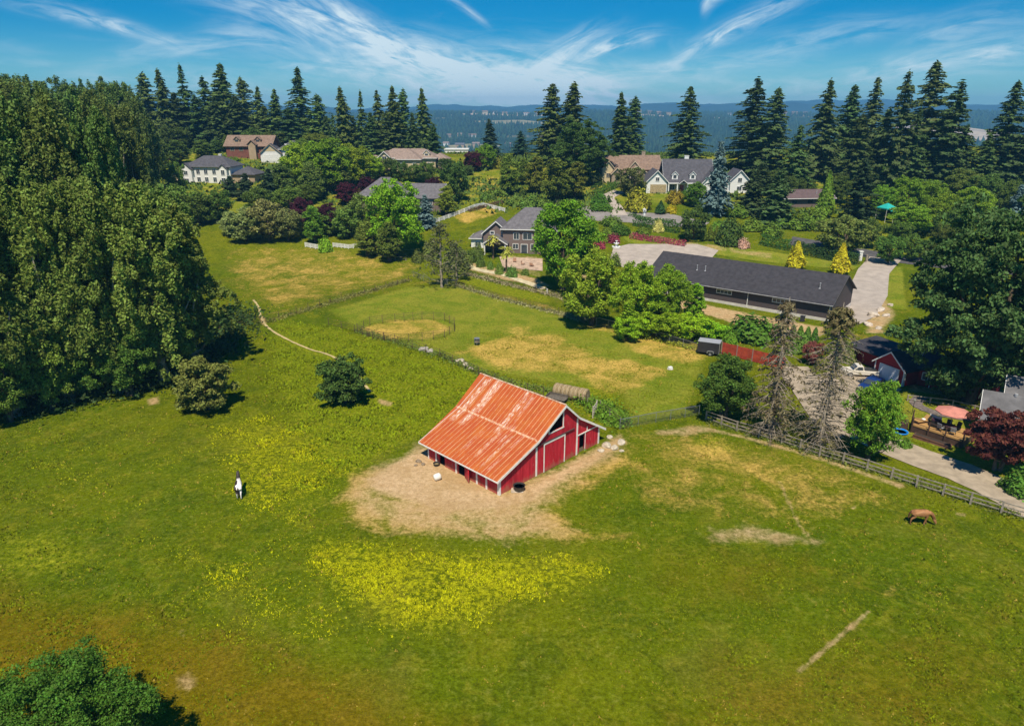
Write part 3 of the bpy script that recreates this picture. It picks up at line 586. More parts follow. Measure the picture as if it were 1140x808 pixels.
plant('bigfir', 763, 0, 97, 62, (.065,.105,.026), 'broad lone fir rising behind the white dormered house', dy=268, var=0)
row('bigfir', [(832,88,58),(854,99,52)], (.062,.105,.028), '{o} tall fir from the left of the pair right of the white dormered house', 'fir pair right of the white house', dy=255)
row('fir', [(908,90,54),(936,96,42),(962,87,44)], (.062,.10,.028), '{o} fir from the left in the tall group above the low brown roof', 'tall firs above the brown roof', dy=250)
row('bigfir', [(990,81,50),(1020,70,64),(1044,92,50)], (.062,.098,.028), '{o} fir from the left in the tall spreading group above the teal canopy', 'tall firs above the teal canopy', dy=238)
row('bigfir', [(1104,92,56),(1136,118,50)], (.058,.095,.028), '{o} fir from the left of the two at the right edge of the skyline', 'firs at the right edge', dy=225)
row('fir', [(64,112,34),(112,108,30),(140,112,30),(162,108,30),(203,104,36),(224,106,36),(246,108,38),(268,108,38),(300,118,34),(325,120,34),(366,130,30)], FIRD, '{o} shorter fir from the left in the second belt below the left skyline', 'second belt firs on the left', dy=306)
row('fir', [(376,128,24),(396,130,24),(415,126,24),(432,124,22),(460,126,26),(484,138,22)], FIRD, '{o} shorter fir from the left between the tall trunks behind the tan house', 'shorter firs behind the tan house', dy=284)
row('fir', [(880,140,40),(948,128,40),(975,122,40),(1005,122,44),(1060,140,40),(1088,150,36),(1120,150,40)], FIRD, '{o} shorter fir from the left filling in below the right skyline group', 'shorter firs on the right', dy=232)
plant('oak', 645, 0, 132, 68, (.05,.095,.016), 'great round dark green tree in front of the two tall firs', dy=243, var=0)
# --- left grove
gx = 'cottonwoods in the dense left grove'
row('cottonwood', [(-45,470,190,120),(18,462,185,110),(78,448,195,100),(132,436,200,92),(184,426,204,92),(218,408,226,90)], COT, '{o} leafy cottonwood from the left in the front row of the dense left grove', gx)
row('cottonwood', [(-40,412,95,120),(12,410,92,110),(62,402,104,100),(108,396,108,90),(146,388,118,76),(196,372,206,78)], (.12,.185,.035), '{o} leafy cottonwood from the left in the second row of the dense left grove', gx)
row('cottonwood', [(-50,72,110),(-6,66,96),(26,76,90),(58,90,80),(88,94,76),(116,100,72),(144,98,64),(164,118,50)], (.11,.175,.035), '{o} leafy cottonwood from the left in the back row of the dense left grove', gx, dy=150)
row('cottonwood', [(-60,78,80),(-20,80,80),(16,70,70),(44,84,60),(72,92,60),(100,88,60),(126,94,56),(150,92,50),(168,104,40)], (.095,.155,.034), '{o} treetop from the left showing behind the dense left grove', gx, dy=205)
row('round', [(196,140,34),(216,142,34),(238,144,30),(262,150,24),(306,146,34),(322,144,34),(284,142,30)], (.05,.085,.02), '{o} dark broadleaf crown from the left below the left skyline firs', 'broadleaf belt below the left firs', dy=298)
row('maple', [(10,470,372,64),(60,456,350,60),(96,442,380,56),(146,440,365,56),(30,440,300,70),(190,420,340,60)], (.07,.14,.025), '{o} low leafy young tree from the left along the foot of the left grove', 'young trees at the foot of the grove')
# --- pasture bushes and the near corner tree
plant('pasture_bush', 385, 448, 396, 56, (.055,.10,.018), 'round dark green bush at the end of the footpath in the left pasture', var=0)
plant('pasture_bush', 230, 456, 397, 62, (.13,.145,.030), 'olive round bush between the left grove and the yellow flowers', var=1)
xx, yy_ = -25.0, 29.0
plant_xy('corner_maple', -24.6, 28.0, 7.3, 8.6, (.05,.12,.012), 'green treetop in the bottom left corner of the pasture', var=0)
# --- right foreground
plant('dying_spruce', 857, 486, 330, 66, (.17,.14,.07), 'nearly bare dying conifer, left one of the two by the wooden rail fence', var=0)
plant('dying_spruce', 912, 497, 336, 98, (.17,.145,.06), 'half bare conifer with a bushy top, right one of the two by the rail fence', var=1)
plant('maple', 806, 467, 394, 62, (.045,.095,.018), 'dense dark green tree at the left end of the wooden rail fence', var=1)
plant('maple', 966, 512, 424, 56, (.075,.17,.018), 'bright green young tree by the rail fence beside the gravel driveway', var=2)
plant('redmaple', 1109, 524, 457, 80, (.115,.036,.024), 'dark red japanese maple beside the wooden deck', var=0, trunkcol=(1.6,1.5,1.4))
plant('shrub', 1132, 548, 520, 36, (.05,.13,.02), 'green shrub under the red maple at the right edge')
plant('oak', 1074, 447, 218, 158, (.055,.105,.028), 'huge dark spreading tree over the red outbuilding', var=1)
plant('oak', 1172, 440, 225, 140, (.055,.10,.028), 'dark spreading tree cut by the right edge above the cottage', var=0)
plant('round', 1052, 444, 402, 44, (.035,.075,.022), 'low dark leafy tree in front of the red outbuilding')
plant('shrub', 890, 392, 370, 30, (.07,.14,.03), 'light green shrub at the right end of the red slat fence')
plant('round', 904, 406, 380, 22, (.22,.075,.055), 'reddish leaved small tree behind the half bare conifer')
plant('shrub', 836, 376, 349, 62, (.045,.11,.015), 'large dark green mounded shrub behind the red slat fence')
plant('shrub', 940, 402, 376, 26, (.07,.11,.03), 'small green shrub left of the red garage')
row('cypress', [(874,374,360,9),(882,376,361,9),(890,378,362,9),(898,380,363,9),(906,382,364,9),(866,372,358,9)], (.05,.12,.02), '{o} small clipped cypress from the left below the long dark garage', 'small cypresses below the long garage', name=None)
plant('shrub', 1008, 498, 486, 14, (.06,.14,.02), 'low green shrub beside the gravel driveway near the blue pool')
# --- trees along the chain link fence
plant('maple', 656, 362, 277, 70, (.125,.20,.018), 'light green broad tree leftmost along the chain link fence', var=0)
plant('maple', 628, 322, 222, 74, (.075,.175,.012), 'bright green tall tree right of the grey two storey house', var=2)
plant('maple', 706, 368, 290, 58, (.12,.215,.014), 'green tree just right of the light green tree by the chain link fence', var=1)
plant('maple', 740, 364, 296, 48, (.095,.18,.014), 'darker green tree in front of the left end of the long garage roof', var=2)
plant('poplar', 772, 360, 315, 26, (.10,.22,.012), 'slim lime green tree before the long garage wall')
row('round', [(700,378,352,40),(722,374,346,40),(745,378,348,44),(770,380,350,44),(792,378,356,34)], (.12,.25,.012), '{o} low lime green tree from the left along the chain link fence', 'low lime trees along the fence')
plant('shrub', 812, 384, 368, 20, (.08,.18,.02), 'low green shrub above the black cargo trailer')
plant('thin', 492, 320, 248, 42, (.12,.13,.05), 'thin half bare tree at the corner of the inner paddock', var=0)
plant('thin', 509, 312, 268, 34, (.09,.11,.04), 'olive thin leafed tree right of the half bare paddock tree', var=1)
# --- garden of the grey house
row('palm', [(549,288,262,17),(564,303,274,17)], (.17,.20,.045), '{o} small palm from the left behind the grey two storey house', 'palms')
row('shrub', [(535,297,281,11),(546,300,289,8),(556,305,292,11),(570,308,295,15),(585,306,298,10),(524,292,276,16)], (.07,.13,.03), '{o} garden shrub from the left beside the pale sandy path', 'shrubs on the sandy path')
row('shrub', [(508,300,272,34),(480,288,266,22),(465,292,277,14),(532,285,270,14)], (.08,.115,.035), '{o} olive shrub from the left between the bright tree and the palm garden', 'olive shrubs left of the palm garden')
row('shrub', [(667,300,284,18),(684,296,280,16),(650,298,285,18),(672,320,306,18)], (.09,.14,.03), '{o} garden shrub from the left behind the bright tall tree', 'shrubs behind the bright tree')
# --- mid left gardens
plant('maple', 443, 284, 199, 64, (.10,.22,.012), 'large bright green tree in front of the grey hipped roof', var=0)
row('poplar', [(410,285,247,30),(434,291,247,30)], (.085,.12,.025), '{o} olive conical tree from the left below the large bright green tree', 'olive conical trees')
row('round', [(386,264,232,42),(405,262,215,38),(368,262,238,26)], (.07,.13,.03), '{o} mid green tree from the left beside the large bright tree', 'trees left of the bright tree')
plant('poplar', 351, 270, 229, 24, (.07,.16,.02), 'narrow green tree between the two purple leaved trees')
row('maple', [(337,259,219,30),(366,262,226,24),(386,228,203,24),(409,222,196,24),(484,226,197,22),(527,191,168,22)], PUR, '{o} purple leaved tree from the left of the mid distance', 'purple trees')
plant('shrub', 363, 280, 262, 17, (.12,.25,.02), 'bright green shrub in front of the broken white fence')
row('round', [(275,268,232,44),(300,268,222,48),(322,268,232,34),(262,262,240,34)], GREY, '{o} grey green willow shrub from the left beyond the dry field', 'willow shrubs')
row('maple', [(338,212,158,52),(366,214,154,54),(392,208,160,44),(414,200,172,30)], (.115,.20,.016), '{o} lime green tree from the left in the bright clump before the tan house', 'bright lime trees')
row('poplar', [(316,220,182,30),(349,222,180,26),(378,214,172,30),(402,206,176,28)], (.065,.11,.03), '{o} darker tree from the left in front of the bright lime clump', 'darker trees before the lime clump')
row('spruce', [(302,222,188,30),(276,222,193,26),(258,218,196,26)], (.04,.075,.03), '{o} dark spruce from the left below the white house', 'dark spruces below the white house')
row('round', [(205,246,204,46),(243,246,212,40),(222,250,214,40),(290,240,208,36),(322,232,208,34),(343,226,205,30),(198,222,180,26)], (.06,.115,.022), '{o} leafy tree from the left on the slope below the white house', 'trees below the white house')
row('poplar', [(180,196,152,30),(200,184,156,28),(226,176,156,24),(244,170,156,16)], (.05,.10,.022), '{o} mid green tree from the left behind the white house', 'trees behind the white house')
row('shrub', [(277,168,161,22),(262,180,174,12),(300,176,168,14),(322,182,172,16)], (.07,.14,.02), '{o} hedge like shrub from the left before the brown roofed house', 'shrubs before the brown roofed house')
row('maple', [(338,186,154,30),(354,172,148,34),(372,170,146,34),(394,170,150,30)], (.07,.12,.02), '{o} round tree from the left below the middle skyline firs', 'round trees below the skyline firs')
row('round', [(418,196,176,20),(433,198,176,22),(447,202,180,20),(461,202,182,22),(474,204,180,24),(497,192,176,18)], (.045,.09,.022), '{o} dark garden tree from the left in front of the tan house', 'garden trees before the tan house')
plant('round', 507, 224, 180, 32, (.04,.085,.022), 'dark round tree left of the grassy hill slope', var=0)
plant('poplar', 497, 240, 207, 22, (.12,.17,.025), 'yellow green tree left of the white rail fence')
plant('spruce', 474, 252, 217, 24, BLU, 'blue green spruce by the corner of the grey hipped roof')
plant('round', 541, 189, 160, 24, (.075,.16,.016), 'bright green tree beyond the grassy hill slope')
plant('shrub', 553, 188, 174, 16, (.22,.22,.02), 'yellow shrub right of the bright green hilltop tree')
plant('round', 521, 195, 184, 14, (.05,.09,.03), 'small dark tree at the left foot of the hilltop')
# --- middle garden
row('poplar', [(566,217,172,24),(582,206,176,18),(596,216,174,24),(620,226,176,34),(640,222,180,26)], (.075,.115,.022), '{o} olive green poplar from the left below the round dark tree', 'garden poplars')
row('shrub', [(555,217,208,28),(540,222,214,14),(572,228,219,20),(590,231,216,26),(605,232,220,22),(622,234,222,20),(640,232,222,16)], (.07,.125,.025), '{o} low shrub from the left below the garden poplars', 'shrubs below the poplars')
row('clipped', [(667,229,214,20),(669,233,226,26),(690,260,249,24)], (.045,.12,.015), '{o} clipped green mound from the left beside the turning circle', 'clipped mounds')
row('round', [(660,206,192,18),(650,200,186,14),(702,218,186,34)], (.07,.10,.04), '{o} grey green tree from the left before the tan gabled house', 'trees before the tan gabled house')
plant('shrub', 709, 234, 208, 32, (.16,.18,.02), 'yellow green rounded shrub right of the concrete drive')
plant('shrub', 703, 231, 219, 12, (.14,.03,.03), 'dark red shrub tucked before the yellow green shrub')
plant('shrub', 747, 237, 227, 14, GOLD, 'golden yellow shrub below the white dormered house')
plant('shrub', 751, 226, 210, 22, (.28,.22,.02), 'orange yellow bushy shrub at the porch of the white house')
plant('goldcone', 735, 238, 223, 12, (.04,.10,.025), 'small dark green cone shaped conifer near the white mailbox', name='conifer_tree')
plant('round', 773, 230, 202, 26, (.055,.13,.015), 'green round tree before the right of the white porch')
plant('spruce', 795, 240, 158, 34, BLU, 'tall blue spruce in front of the white dormered house', var=0)
row('spruce', [(836,238,190,36),(862,250,190,44),(846,216,182,34),(872,226,196,30)], (.05,.085,.025), '{o} shaggy dark pine from the left beside the blue spruce', 'pines beside the blue spruce')
plant('round', 771, 268, 228, 34, (.045,.085,.022), 'dark round tree right of the clipped hedge', var=1)
plant('clipped', 811, 272, 241, 30, (.04,.08,.02), 'dark clipped ball tree beside the pink blossoming shrub')
plant('shrub', 827, 276, 264, 15, (.55,.36,.27), 'pink blossoming shrub behind the long garage roof')
plant('shrub', 733, 258, 243, 13, (.33,.36,.16), 'creamy white flowering shrub in front of the clipped hedge')
row('cypress', [(783,268,250,8),(790,268,250,8),(797,268,251,8),(776,266,250,7)], (.07,.115,.02), '{o} narrow cypress from the left between the two dark round trees', 'narrow cypresses')
row('shrub', [(820,240,226,30),(838,256,242,26),(800,256,244,20),(858,262,246,24),(870,250,232,36),(890,254,236,34),(906,250,228,26),(716,262,252,20),(680,250,239,26),(655,262,248,26),(676,262,252,16),(640,262,252,16)], (.075,.15,.022), '{o} leafy garden shrub from the left around the turning circle', 'garden shrubs around the turning circle')
row('shrub', [(683,270,259,17),(668,276,264,14)], (.30,.05,.07), '{o} crimson flowering shrub from the left at the end of the pink hedge', 'crimson shrubs')
# --- right gardens
plant('round', 935, 284, 240, 58, (.085,.125,.035), 'broad olive green round tree over the long clipped hedge', var=2)
row('goldcone', [(885,299,268,21),(934,305,270,21)], GOLD, '{o} bright golden conifer from the left behind the long garage', 'golden conifers', name='conifer_tree')
plant('goldcone', 917, 242, 190, 20, (.13,.23,.02), 'lime green narrow conifer in front of the low brown roof')
plant('bigfir', 950, 250, 178, 44, (.028,.052,.018), 'dark wide pine behind the utility pole', var=1)
row('maple', [(978,240,206,28),(1004,238,196,40),(1030,236,200,44),(1010,262,226,44),(1048,262,214,46),(1078,250,208,44)], (.085,.17,.016), '{o} lime green tree from the left near the teal canopy', 'lime trees near the teal canopy')
row('maple', [(1066,230,188,40),(1092,238,194,40),(1060,284,232,40),(1120,244,200,36),(1045,292,250,32)], (.055,.095,.022), '{o} olive green tree from the left above the huge dark tree', 'olive trees above the huge dark tree')
plant('spruce', 1127, 250, 206, 28, BLU, 'blue spruce at the right edge above the huge dark tree', var=1)
plant('round', 967, 276, 242, 26, (.07,.12,.03), 'small tree alone on the lawn below the teal canopy')
row('round', [(988,294,262,30),(1000,270,246,26),(1012,290,260,28)], (.05,.10,.02), '{o} green tree from the left beside the asphalt road', 'trees by the road')
row('maple', [(880,222,196,28),(862,214,190,30),(900,216,200,20),(980,214,180,36),(930,226,196,30)], (.045,.085,.02), '{o} dark tree from the left around the low brown roof', 'trees around the low brown roof')
# hedges: long clipped rows, one thing each
def hedge(px0, pb0, px1, pb1, h, wd, col, label, n=None, name='hedge', round_=0):
    x0, y0 = at(px0, pb0); x1, y1 = at(px1, pb1); L = math.hypot(x1-x0, y1-y0); rng = np.random.default_rng(int(px0)); n = n or int(L*h*60)
    s = rng.random(n); side = rng.integers(0, 3, n); q = rng.random(n)
    off = np.where(side == 0, -wd/2, np.where(side == 1, wd/2, (q-.5)*wd)); z = np.where(side == 2, h, q*h)+rng.normal(size=n)*.07
    z *= 1+.07*np.sin(s*L*1.9)+.05*np.sin(s*L*4.3); nx, ny = -(y1-y0)/L, (x1-x0)/L
    X = x0+(x1-x0)*s+nx*off; Y = y0+(y1-y0)*s+ny*off; P = np.stack([X, Y, H(X, Y)+z], 1); N = np.stack([nx*np.sign(off)*(side < 2), ny*np.sign(off)*(side < 2), 1.*(side == 2)+.2], 1)
    c = Vector((x0, y0, HZ(x0, y0))); V, F = leaves(P-np.array(c), N, .2, rng, jit=.7)
    t = thing(name, label, 'hedge', c); o = link(bpy.data.objects.new('foliage', npmesh('foliage', V, F, LEAF)), t); o.color = (*col, 1)
    mb = MB(); k = max(3, int(L/1.5))
    for i in range(k+1):
        f = i/k; xx = (x1-x0)*f; yy = (y1-y0)*f; zz = HZ(x0+xx, y0+yy)-c.z; mb.tube((xx, yy, zz-.2), (xx, yy, zz+h*.8), .06, .03, 5)
    mb.build('stems', BARK, t)
hedge(702,265,763,274,1.2,1.6,(.30,.055,.075),'long pink and crimson flowering hedge below the clipped green hedge')
hedge(705,251,757,260,2.6,1.5,(.05,.12,.018),'clipped green hedge above the pink flowering hedge')
hedge(846,272,880,279,2.4,1.8,(.05,.125,.018),'bright clipped hedge behind the long garage, left stretch')
hedge(884,280,955,295,2.5,1.8,(.04,.085,.02),'long dark clipped hedge behind the golden conifers')
hedge(662,219,690,206,1.5,2.2,(.055,.14,.015),'clipped green hedge beside the concrete drive to the tan house')
hedge(541,216,562,219,1.2,2.0,(.04,.12,.012),'low dark green hedge on the grassy hill slope')
hedge(660,212,682,196,1.0,1.4,(.05,.11,.02),'low hedge before the tan gabled house')
hedge(700,240,722,246,.7,1.4,(.045,.12,.012),'low clipped edging hedge under the yellow green shrub')
hedge(729,246,752,248,.7,1.2,(.045,.11,.015),'low clipped edging hedge right of the white mailbox')
hedge(1012,280,1046,288,1.4,2.0,(.04,.08,.02),'dark low hedge along the far side of the asphalt road')
hedge(522,236,560,226,.8,1.0,(.14,.09,.05),'low brownish flowering hedge above the white rail fence')
# --- ground cover that nobody could count
def tufts(name, label, n, area, maskfn, hgt, wid, col, seed, blades=3, lean=.5):
    rng = np.random.default_rng(seed); x0, x1, y0, y1 = area
    y = rng.uniform(y0, y1, n); x = rng.uniform(x0, x1, n); keep = rng.random(n) < maskfn(x, y); x, y = x[keep], y[keep]; n = len(x)
    z = H(x, y); s = rng.uniform(.55, 1.35, n)*(1+.5*np.sin(x*.8+y*.3)*np.sin(y*.9-x*.2)); V = []
    for b in range(blades):
        a = rng.uniform(0, 6.28, n); l = rng.uniform(0, 6.28, n); hh = hgt*s*rng.uniform(.6, 1.1, n); ox = rng.normal(size=n)*wid*.8; oy = rng.normal(size=n)*wid*.8
        px_, py_ = x+ox, y+oy; ww = wid*s*.5
        V.append(np.stack([np.stack([px_-np.cos(a)*ww, py_-np.sin(a)*ww, z-.02], 1), np.stack([px_+np.cos(a)*ww, py_+np.sin(a)*ww, z-.02], 1), np.stack([px_+np.cos(l)*hh*lean, py_+np.sin(l)*hh*lean, z+hh], 1)], 1))
    V = np.concatenate(V).reshape(-1, 3); F = np.arange(len(V)).reshape(-1, 3)
    o = link(bpy.data.objects.new(name, npmesh(name, V, F, GRASS))); o.color = (*col, 1); tag(o, label, None, None, 'stuff'); return o
hard = mx_(line_mask([(1180,580),(1140,560),(1080,530),(1020,508),(975,489),(940,468),(915,446),(895,425),(880,408)], 2.9, .3), line_mask([(282,334),(288,342),(291,354),(300,366),(320,378),(345,389),(368,396),(392,412),(412,436)], .75, .4), poly_mask([(868,412),(900,420),(948,408),(1004,434),(990,445),(962,440),(958,470),(935,490),(905,470),(885,440)], .3), line_mask([(967,680),(930,712),(888,748)], .3, .2))
clear = lambda x, y: np.clip(1-2.2*samp(dirt, x, y)-2*samp(hard, x, y), 0, 1)
bx0 = lambda x, y: (np.abs((x-1)*1.0) < 0)  # placeholder
def offbarn(x, y):
    a = R(45.5); u = (x+1.23)*math.cos(a)+(y-57.95)*math.sin(a); v = -(x+1.23)*math.sin(a)+(y-57.95)*math.cos(a)
    return ~((u > -.6) & (u < 16.5) & (v > -.6) & (v < 11.6))
tufts('tall_grass', 'rank tall grass left of the red barn', 70000, (-45, 6, 58, 125), lambda x, y: samp(lush, x, y)*clear(x, y)*offbarn(x, y), .17, .2, (.165,.215,.006), 1)
tufts('meadow_grass', 'short pasture grass all over the fields', 330000, (-80, 80, 28, 110), lambda x, y: (.45+.5*np.sin(x*.11+2)*np.sin(y*.13))*clear(x, y)*(np.abs(x) < y*.8+12)*offbarn(x, y)*(1-.8*samp(lawn, x, y)), .10, .12, (.135,.165,.005), 2)
tufts('meadow_grass', 'dull dry grass tips scattered over the fields', 60000, (-75, 75, 30, 150), lambda x, y: (.15+.8*samp(dry, x, y))*clear(x, y)*offbarn(x, y)*(np.abs(x) < y*.8+12), .12, .12, (.28,.21,.035), 3)
tufts('buttercups', 'yellow buttercups in a broad band below the red barn', 300000, (-40, 20, 35, 80), lambda x, y: np.clip((samp(flower, x, y)-.3)*(.7+.7*np.sin(x*.9+np.sin(y*.7)*2)*np.sin(y*1.1+x*.3)), 0, 1)*clear(x, y), .10, .075, (.42,.42,.006), 4, lean=.9)
tufts('buttercups', 'sparser yellow buttercups in the left pasture', 90000, (-60, 0, 38, 105), lambda x, y: np.clip(samp(flower, x, y)*(.35+.7*np.sin(x*.5+1)*np.sin(y*.6)), 0, 1)*clear(x, y), .09, .07, (.34,.36,.008), 5, lean=.9)
tufts('hillside_undergrowth', 'low green undergrowth between the gardens on the hillside', 60000, (-210, 190, 205, 330), lambda x, y: np.clip(.25+.8*np.sin(x*.07+1)*np.sin(y*.09+x*.03), 0, 1), .8, .9, (.075,.12,.025), 6)
def linetufts(name, label, pts, n, spread, hgt, wid, col, seed):
    rng = np.random.default_rng(seed); P = np.array([at(*p) for p in pts]); seg = rng.integers(0, len(P)-1, n); t = rng.random(n)[:, None]
    Q = P[seg]*(1-t)+P[seg+1]*t+rng.normal(size=(n, 2))*spread; x, y = Q[:, 0], Q[:, 1]; k = offbarn(x, y); x, y = x[k], y[k]; n = len(x); z = H(x, y)
    s = rng.uniform(.5, 1.3, n)*(.8+.5*np.sin(x*1.3)*np.sin(y)); Pn = np.stack([x, y, z+rng.random(n)*hgt*s], 1)
    V, F = leaves(Pn, np.tile([0, 0, .8], (n, 1)), wid, rng, jit=1.2); o = link(bpy.data.objects.new(name, npmesh(name, V, F, LEAF))); o.color = (*col, 1); tag(o, label, None, None, 'stuff')
linetufts('weeds', 'dark weeds tangled along the old paddock fence left of the barn', [(395,368),(458,386),(508,403),(545,420),(600,434),(640,440)], 3600, .6, .5, .15, (.14,.20,.03), 1)
linetufts('weeds', 'leafy weeds behind the barn lean-to', [(650,448),(668,452),(684,460),(688,472),(664,458)], 4200, .8, .9, .17, (.13,.24,.02), 2)
linetufts('weeds', 'grey weeds along the far paddock fence', [(518,305),(570,318),(625,331),(660,345)], 2400, .6, .45, .18, (.34,.30,.16), 3)
linetufts('weeds', 'pale weeds along the near side of the far paddock', [(507,318),(560,334),(622,349),(650,358)], 2400, .5, .4, .18, (.32,.31,.13), 4)
linetufts('weeds', 'brushy weeds along the upper left paddock fence', [(300,358),(360,340),(400,328),(434,318),(454,312)], 2600, .6, .4, .17, (.21,.21,.05), 5)
linetufts('weeds', 'yellow weeds below the chain link fence', [(690,372),(730,378),(770,388)], 1800, .5, .6, .18, (.26,.28,.02), 6)
linetufts('weeds', 'dark weeds under the wooden rail fence', [(790,470),(850,485),(912,505),(960,520),(1140,577)], 3400, .5, .35, .14, (.14,.17,.035), 7)
linetufts('weeds', 'green plant beside the sliding barn door', [(636,507),(642,503)], 420, .35, .7, .16, (.07,.18,.02), 8)
linetufts('weeds', 'shrubby growth at the foot of the left grove', [(0,455),(60,448),(120,432),(180,424),(240,392),(268,350)], 9000, 2.2, 2.2, .3, (.04,.075,.018), 9)
# ---------------------------------------------------------------- building kit (local frame: x right, y away, front wall at y = 0)
GLASS = mat('window_glass', (.05, .065, .08), .12, .2, .5, spec=.6)
WHITE = mat('white_trim', (.80, .79, .76), .6, .05, 2)
WHITEW = mat('white_siding', (.78, .77, .74), .75, .06, 1.5, stretch=(.2,.2,6))
def window(par, x, y, z, w_, h, face='f', frame=None, nx=2, ny=1, fr=.1, label=None):
    """face: f front (-y)  b back  l left (-x)  r right"""
    rot = {'f': 0, 'r': math.pi/2, 'b': math.pi, 'l': -math.pi/2}[face]
    Mx = Matrix.Translation((x, y, z)) @ Matrix.Rotation(rot, 4, 'Z')
    a = MB(); a.T = Mx; d0, d1 = -.07, .03
    a.box(-w_/2-fr, w_/2+fr, d0, d1, -fr, 0).box(-w_/2-fr, w_/2+fr, d0, d1, h, h+fr).box(-w_/2-fr, -w_/2, d0, d1, 0, h).box(w_/2, w_/2+fr, d0, d1, 0, h)
    for i in range(1, nx): xx = -w_/2+w_*i/nx; a.box(xx-.03, xx+.03, d0+.015, d1, 0, h)
    for i in range(1, ny): zz = h*i/ny; a.box(-w_/2, w_/2, d0+.02, d1, zz-.025, zz+.025)
    f = a.build('window', frame or WHITE, par, label=label); b = MB(); b.T = Mx; b.box(-w_/2+.005, w_/2-.005, -.025, .02, .005, h-.005); b.build('pane', GLASS, f); return f
def door(par, x, y, z, w_, h, face='f', m=None, frame=None, label=None, panels=0):
    rot = {'f': 0, 'r': math.pi/2, 'b': math.pi, 'l': -math.pi/2}[face]; Mx = Matrix.Translation((x, y, z)) @ Matrix.Rotation(rot, 4, 'Z')
    a = MB(); a.T = Mx; a.box(-w_/2, w_/2, -.05, .03, 0, h)
    for i in range(panels): zz = h*(i+.1)/panels; a.box(-w_/2+.1, w_/2-.1, -.075, -.05, zz, zz+h*.8/panels)
    o = a.build('garage_door' if w_ > 2 else 'door', m or WHITE, par, label=label)
    b = MB(); b.T = Mx; fr = .12; b.box(-w_/2-fr, -w_/2-.002, -.09, .02, 0, h+fr).box(w_/2+.002, w_/2+fr, -.09, .02, 0, h+fr).box(-w_/2, w_/2, -.09, .02, h+.002, h+fr); b.build('frame', frame or WHITE, o)
    if w_ <= 2: c = MB(); c.T = Mx; c.box(w_/2-.2, w_/2-.1, -.1, -.05, h*.45, h*.5); c.build('handle', mat('brass', (.3,.25,.15), .4, .1, metal=1), o)
    return o
def wallmesh(par, x0, x1, y0, y1, h, m, gable=None, pitch=.5, depth_=1.5, ridge=None, name='wall'):
    a = MB(); a.box(x0, x1, y0, y1, -depth_, h); r = 0
    if gable == 'x': # ridge along x
        r = (y1-y0)/2*pitch; a.prism([(y0, h+.002), (y1, h+.002), ((y0+y1)/2, h+r)], 'x', x0, x1)
    elif gable == 'y':
        r = (x1-x0)/2*pitch; a.prism([(x0, h+.002), (x1, h+.002), ((x0+x1)/2, h+r)], 'y', y0, y1)
    return a.build(name, m, par)
def gable_roof(par, x0, x1, y0, y1, h, m, ax='x', pitch=.5, oh=.5, th=.18, trim=None, ohr=None):
    ohr = oh if ohr is None else ohr
    if ax == 'x': lo, hi, a0, a1 = y0, y1, x0-ohr, x1+ohr
    else: lo, hi, a0, a1 = x0, x1, y0-ohr, y1+ohr
    mid = (lo+hi)/2; r = (hi-lo)/2*pitch; e = oh*pitch; t = th; b = .012
    pts = [(lo-oh, h-e+b), (mid, h+r+b), (hi+oh, h-e+b), (hi+oh, h-e+b+t), (mid, h+r+b+t), (lo-oh, h-e+b+t)]
    a = MB(); a.prism(pts, ax, a0, a1); o = a.build('roof', m, par)
    if trim:
        for s in (a0, a1):
            c = MB(); sg = -1 if s == a0 else 1; c.prism([(p, q-.08 if i < 3 else q-.01) for i, (p, q) in enumerate(pts)], ax, s+sg*.004, s+sg*.05); c.build('bargeboard', trim, o)
    return o
def hip_roof(par, x0, x1, y0, y1, h, m, pitch=.5, oh=.5, trim=None):
    X0, X1, Y0, Y1 = x0-oh, x1+oh, y0-oh, y1+oh; z = h-.06; t = .2; w2, d2 = (X1-X0)/2, (Y1-Y0)/2; r = min(w2, d2)*pitch
    if w2 >= d2: A, B = (X0+d2, (Y0+Y1)/2), (X1-d2, (Y0+Y1)/2)
    else: A, B = ((X0+X1)/2, Y0+w2), ((X0+X1)/2, Y1-w2)
    vs = [(X0, Y0, z), (X1, Y0, z), (X1, Y1, z), (X0, Y1, z), (X0, Y0, z+t), (X1, Y0, z+t), (X1, Y1, z+t), (X0, Y1, z+t), (A[0], A[1], z+t+r), (B[0], B[1], z+t+r)]
    top = [(4,5,9,8), (5,6,9), (6,7,8,9), (7,4,8)] if w2 >= d2 else [(4,5,8), (5,6,9,8), (6,7,9), (7,4,8,9)]
    a = MB(); a.add(vs, [(3,2,1,0), (0,1,5,4), (1,2,6,5), (2,3,7,6), (3,0,4,7)]+top); o = a.build('roof', m, par)
    if trim: c = MB(); c.box(X0-.05, X1+.05, Y0-.06, Y0-.003, z+.02, z+t+.02).box(X0-.06, X0-.003, Y0, Y1, z+.02, z+t+.02).box(X1+.003, X1+.06, Y0, Y1, z+.02, z+t+.02); c.build('gutter', trim, o)
    return o
def dormer(par, x, y, z, w_, h, dep, wallm, roofm, trim=WHITE, win=True, pitch=1.0):
    a = MB(); a.box(x-w_/2, x+w_/2, y, y+dep, z-.5, z+h); a.prism([(x-w_/2, z+h+.002), (x+w_/2, z+h+.002), (x, z+h+w_/2*pitch)], 'y', y, y+dep); o = a.build('dormer', wallm, par)
    r = gable_roof(o, x-w_/2, x+w_/2, y, y+dep, z+h, roofm, 'y', pitch, .25, .1, trim)
    if win: 
        f = MB(); f.box(x-w_*.34, x+w_*.34, y-.06, y-.003, z+.15, z+h-.05); f.build('window_frame', trim, o); g = MB(); g.box(x-w_*.27, x+w_*.27, y-.075, y-.061, z+.25, z+h-.15); g.build('pane', GLASS, o)
    return o
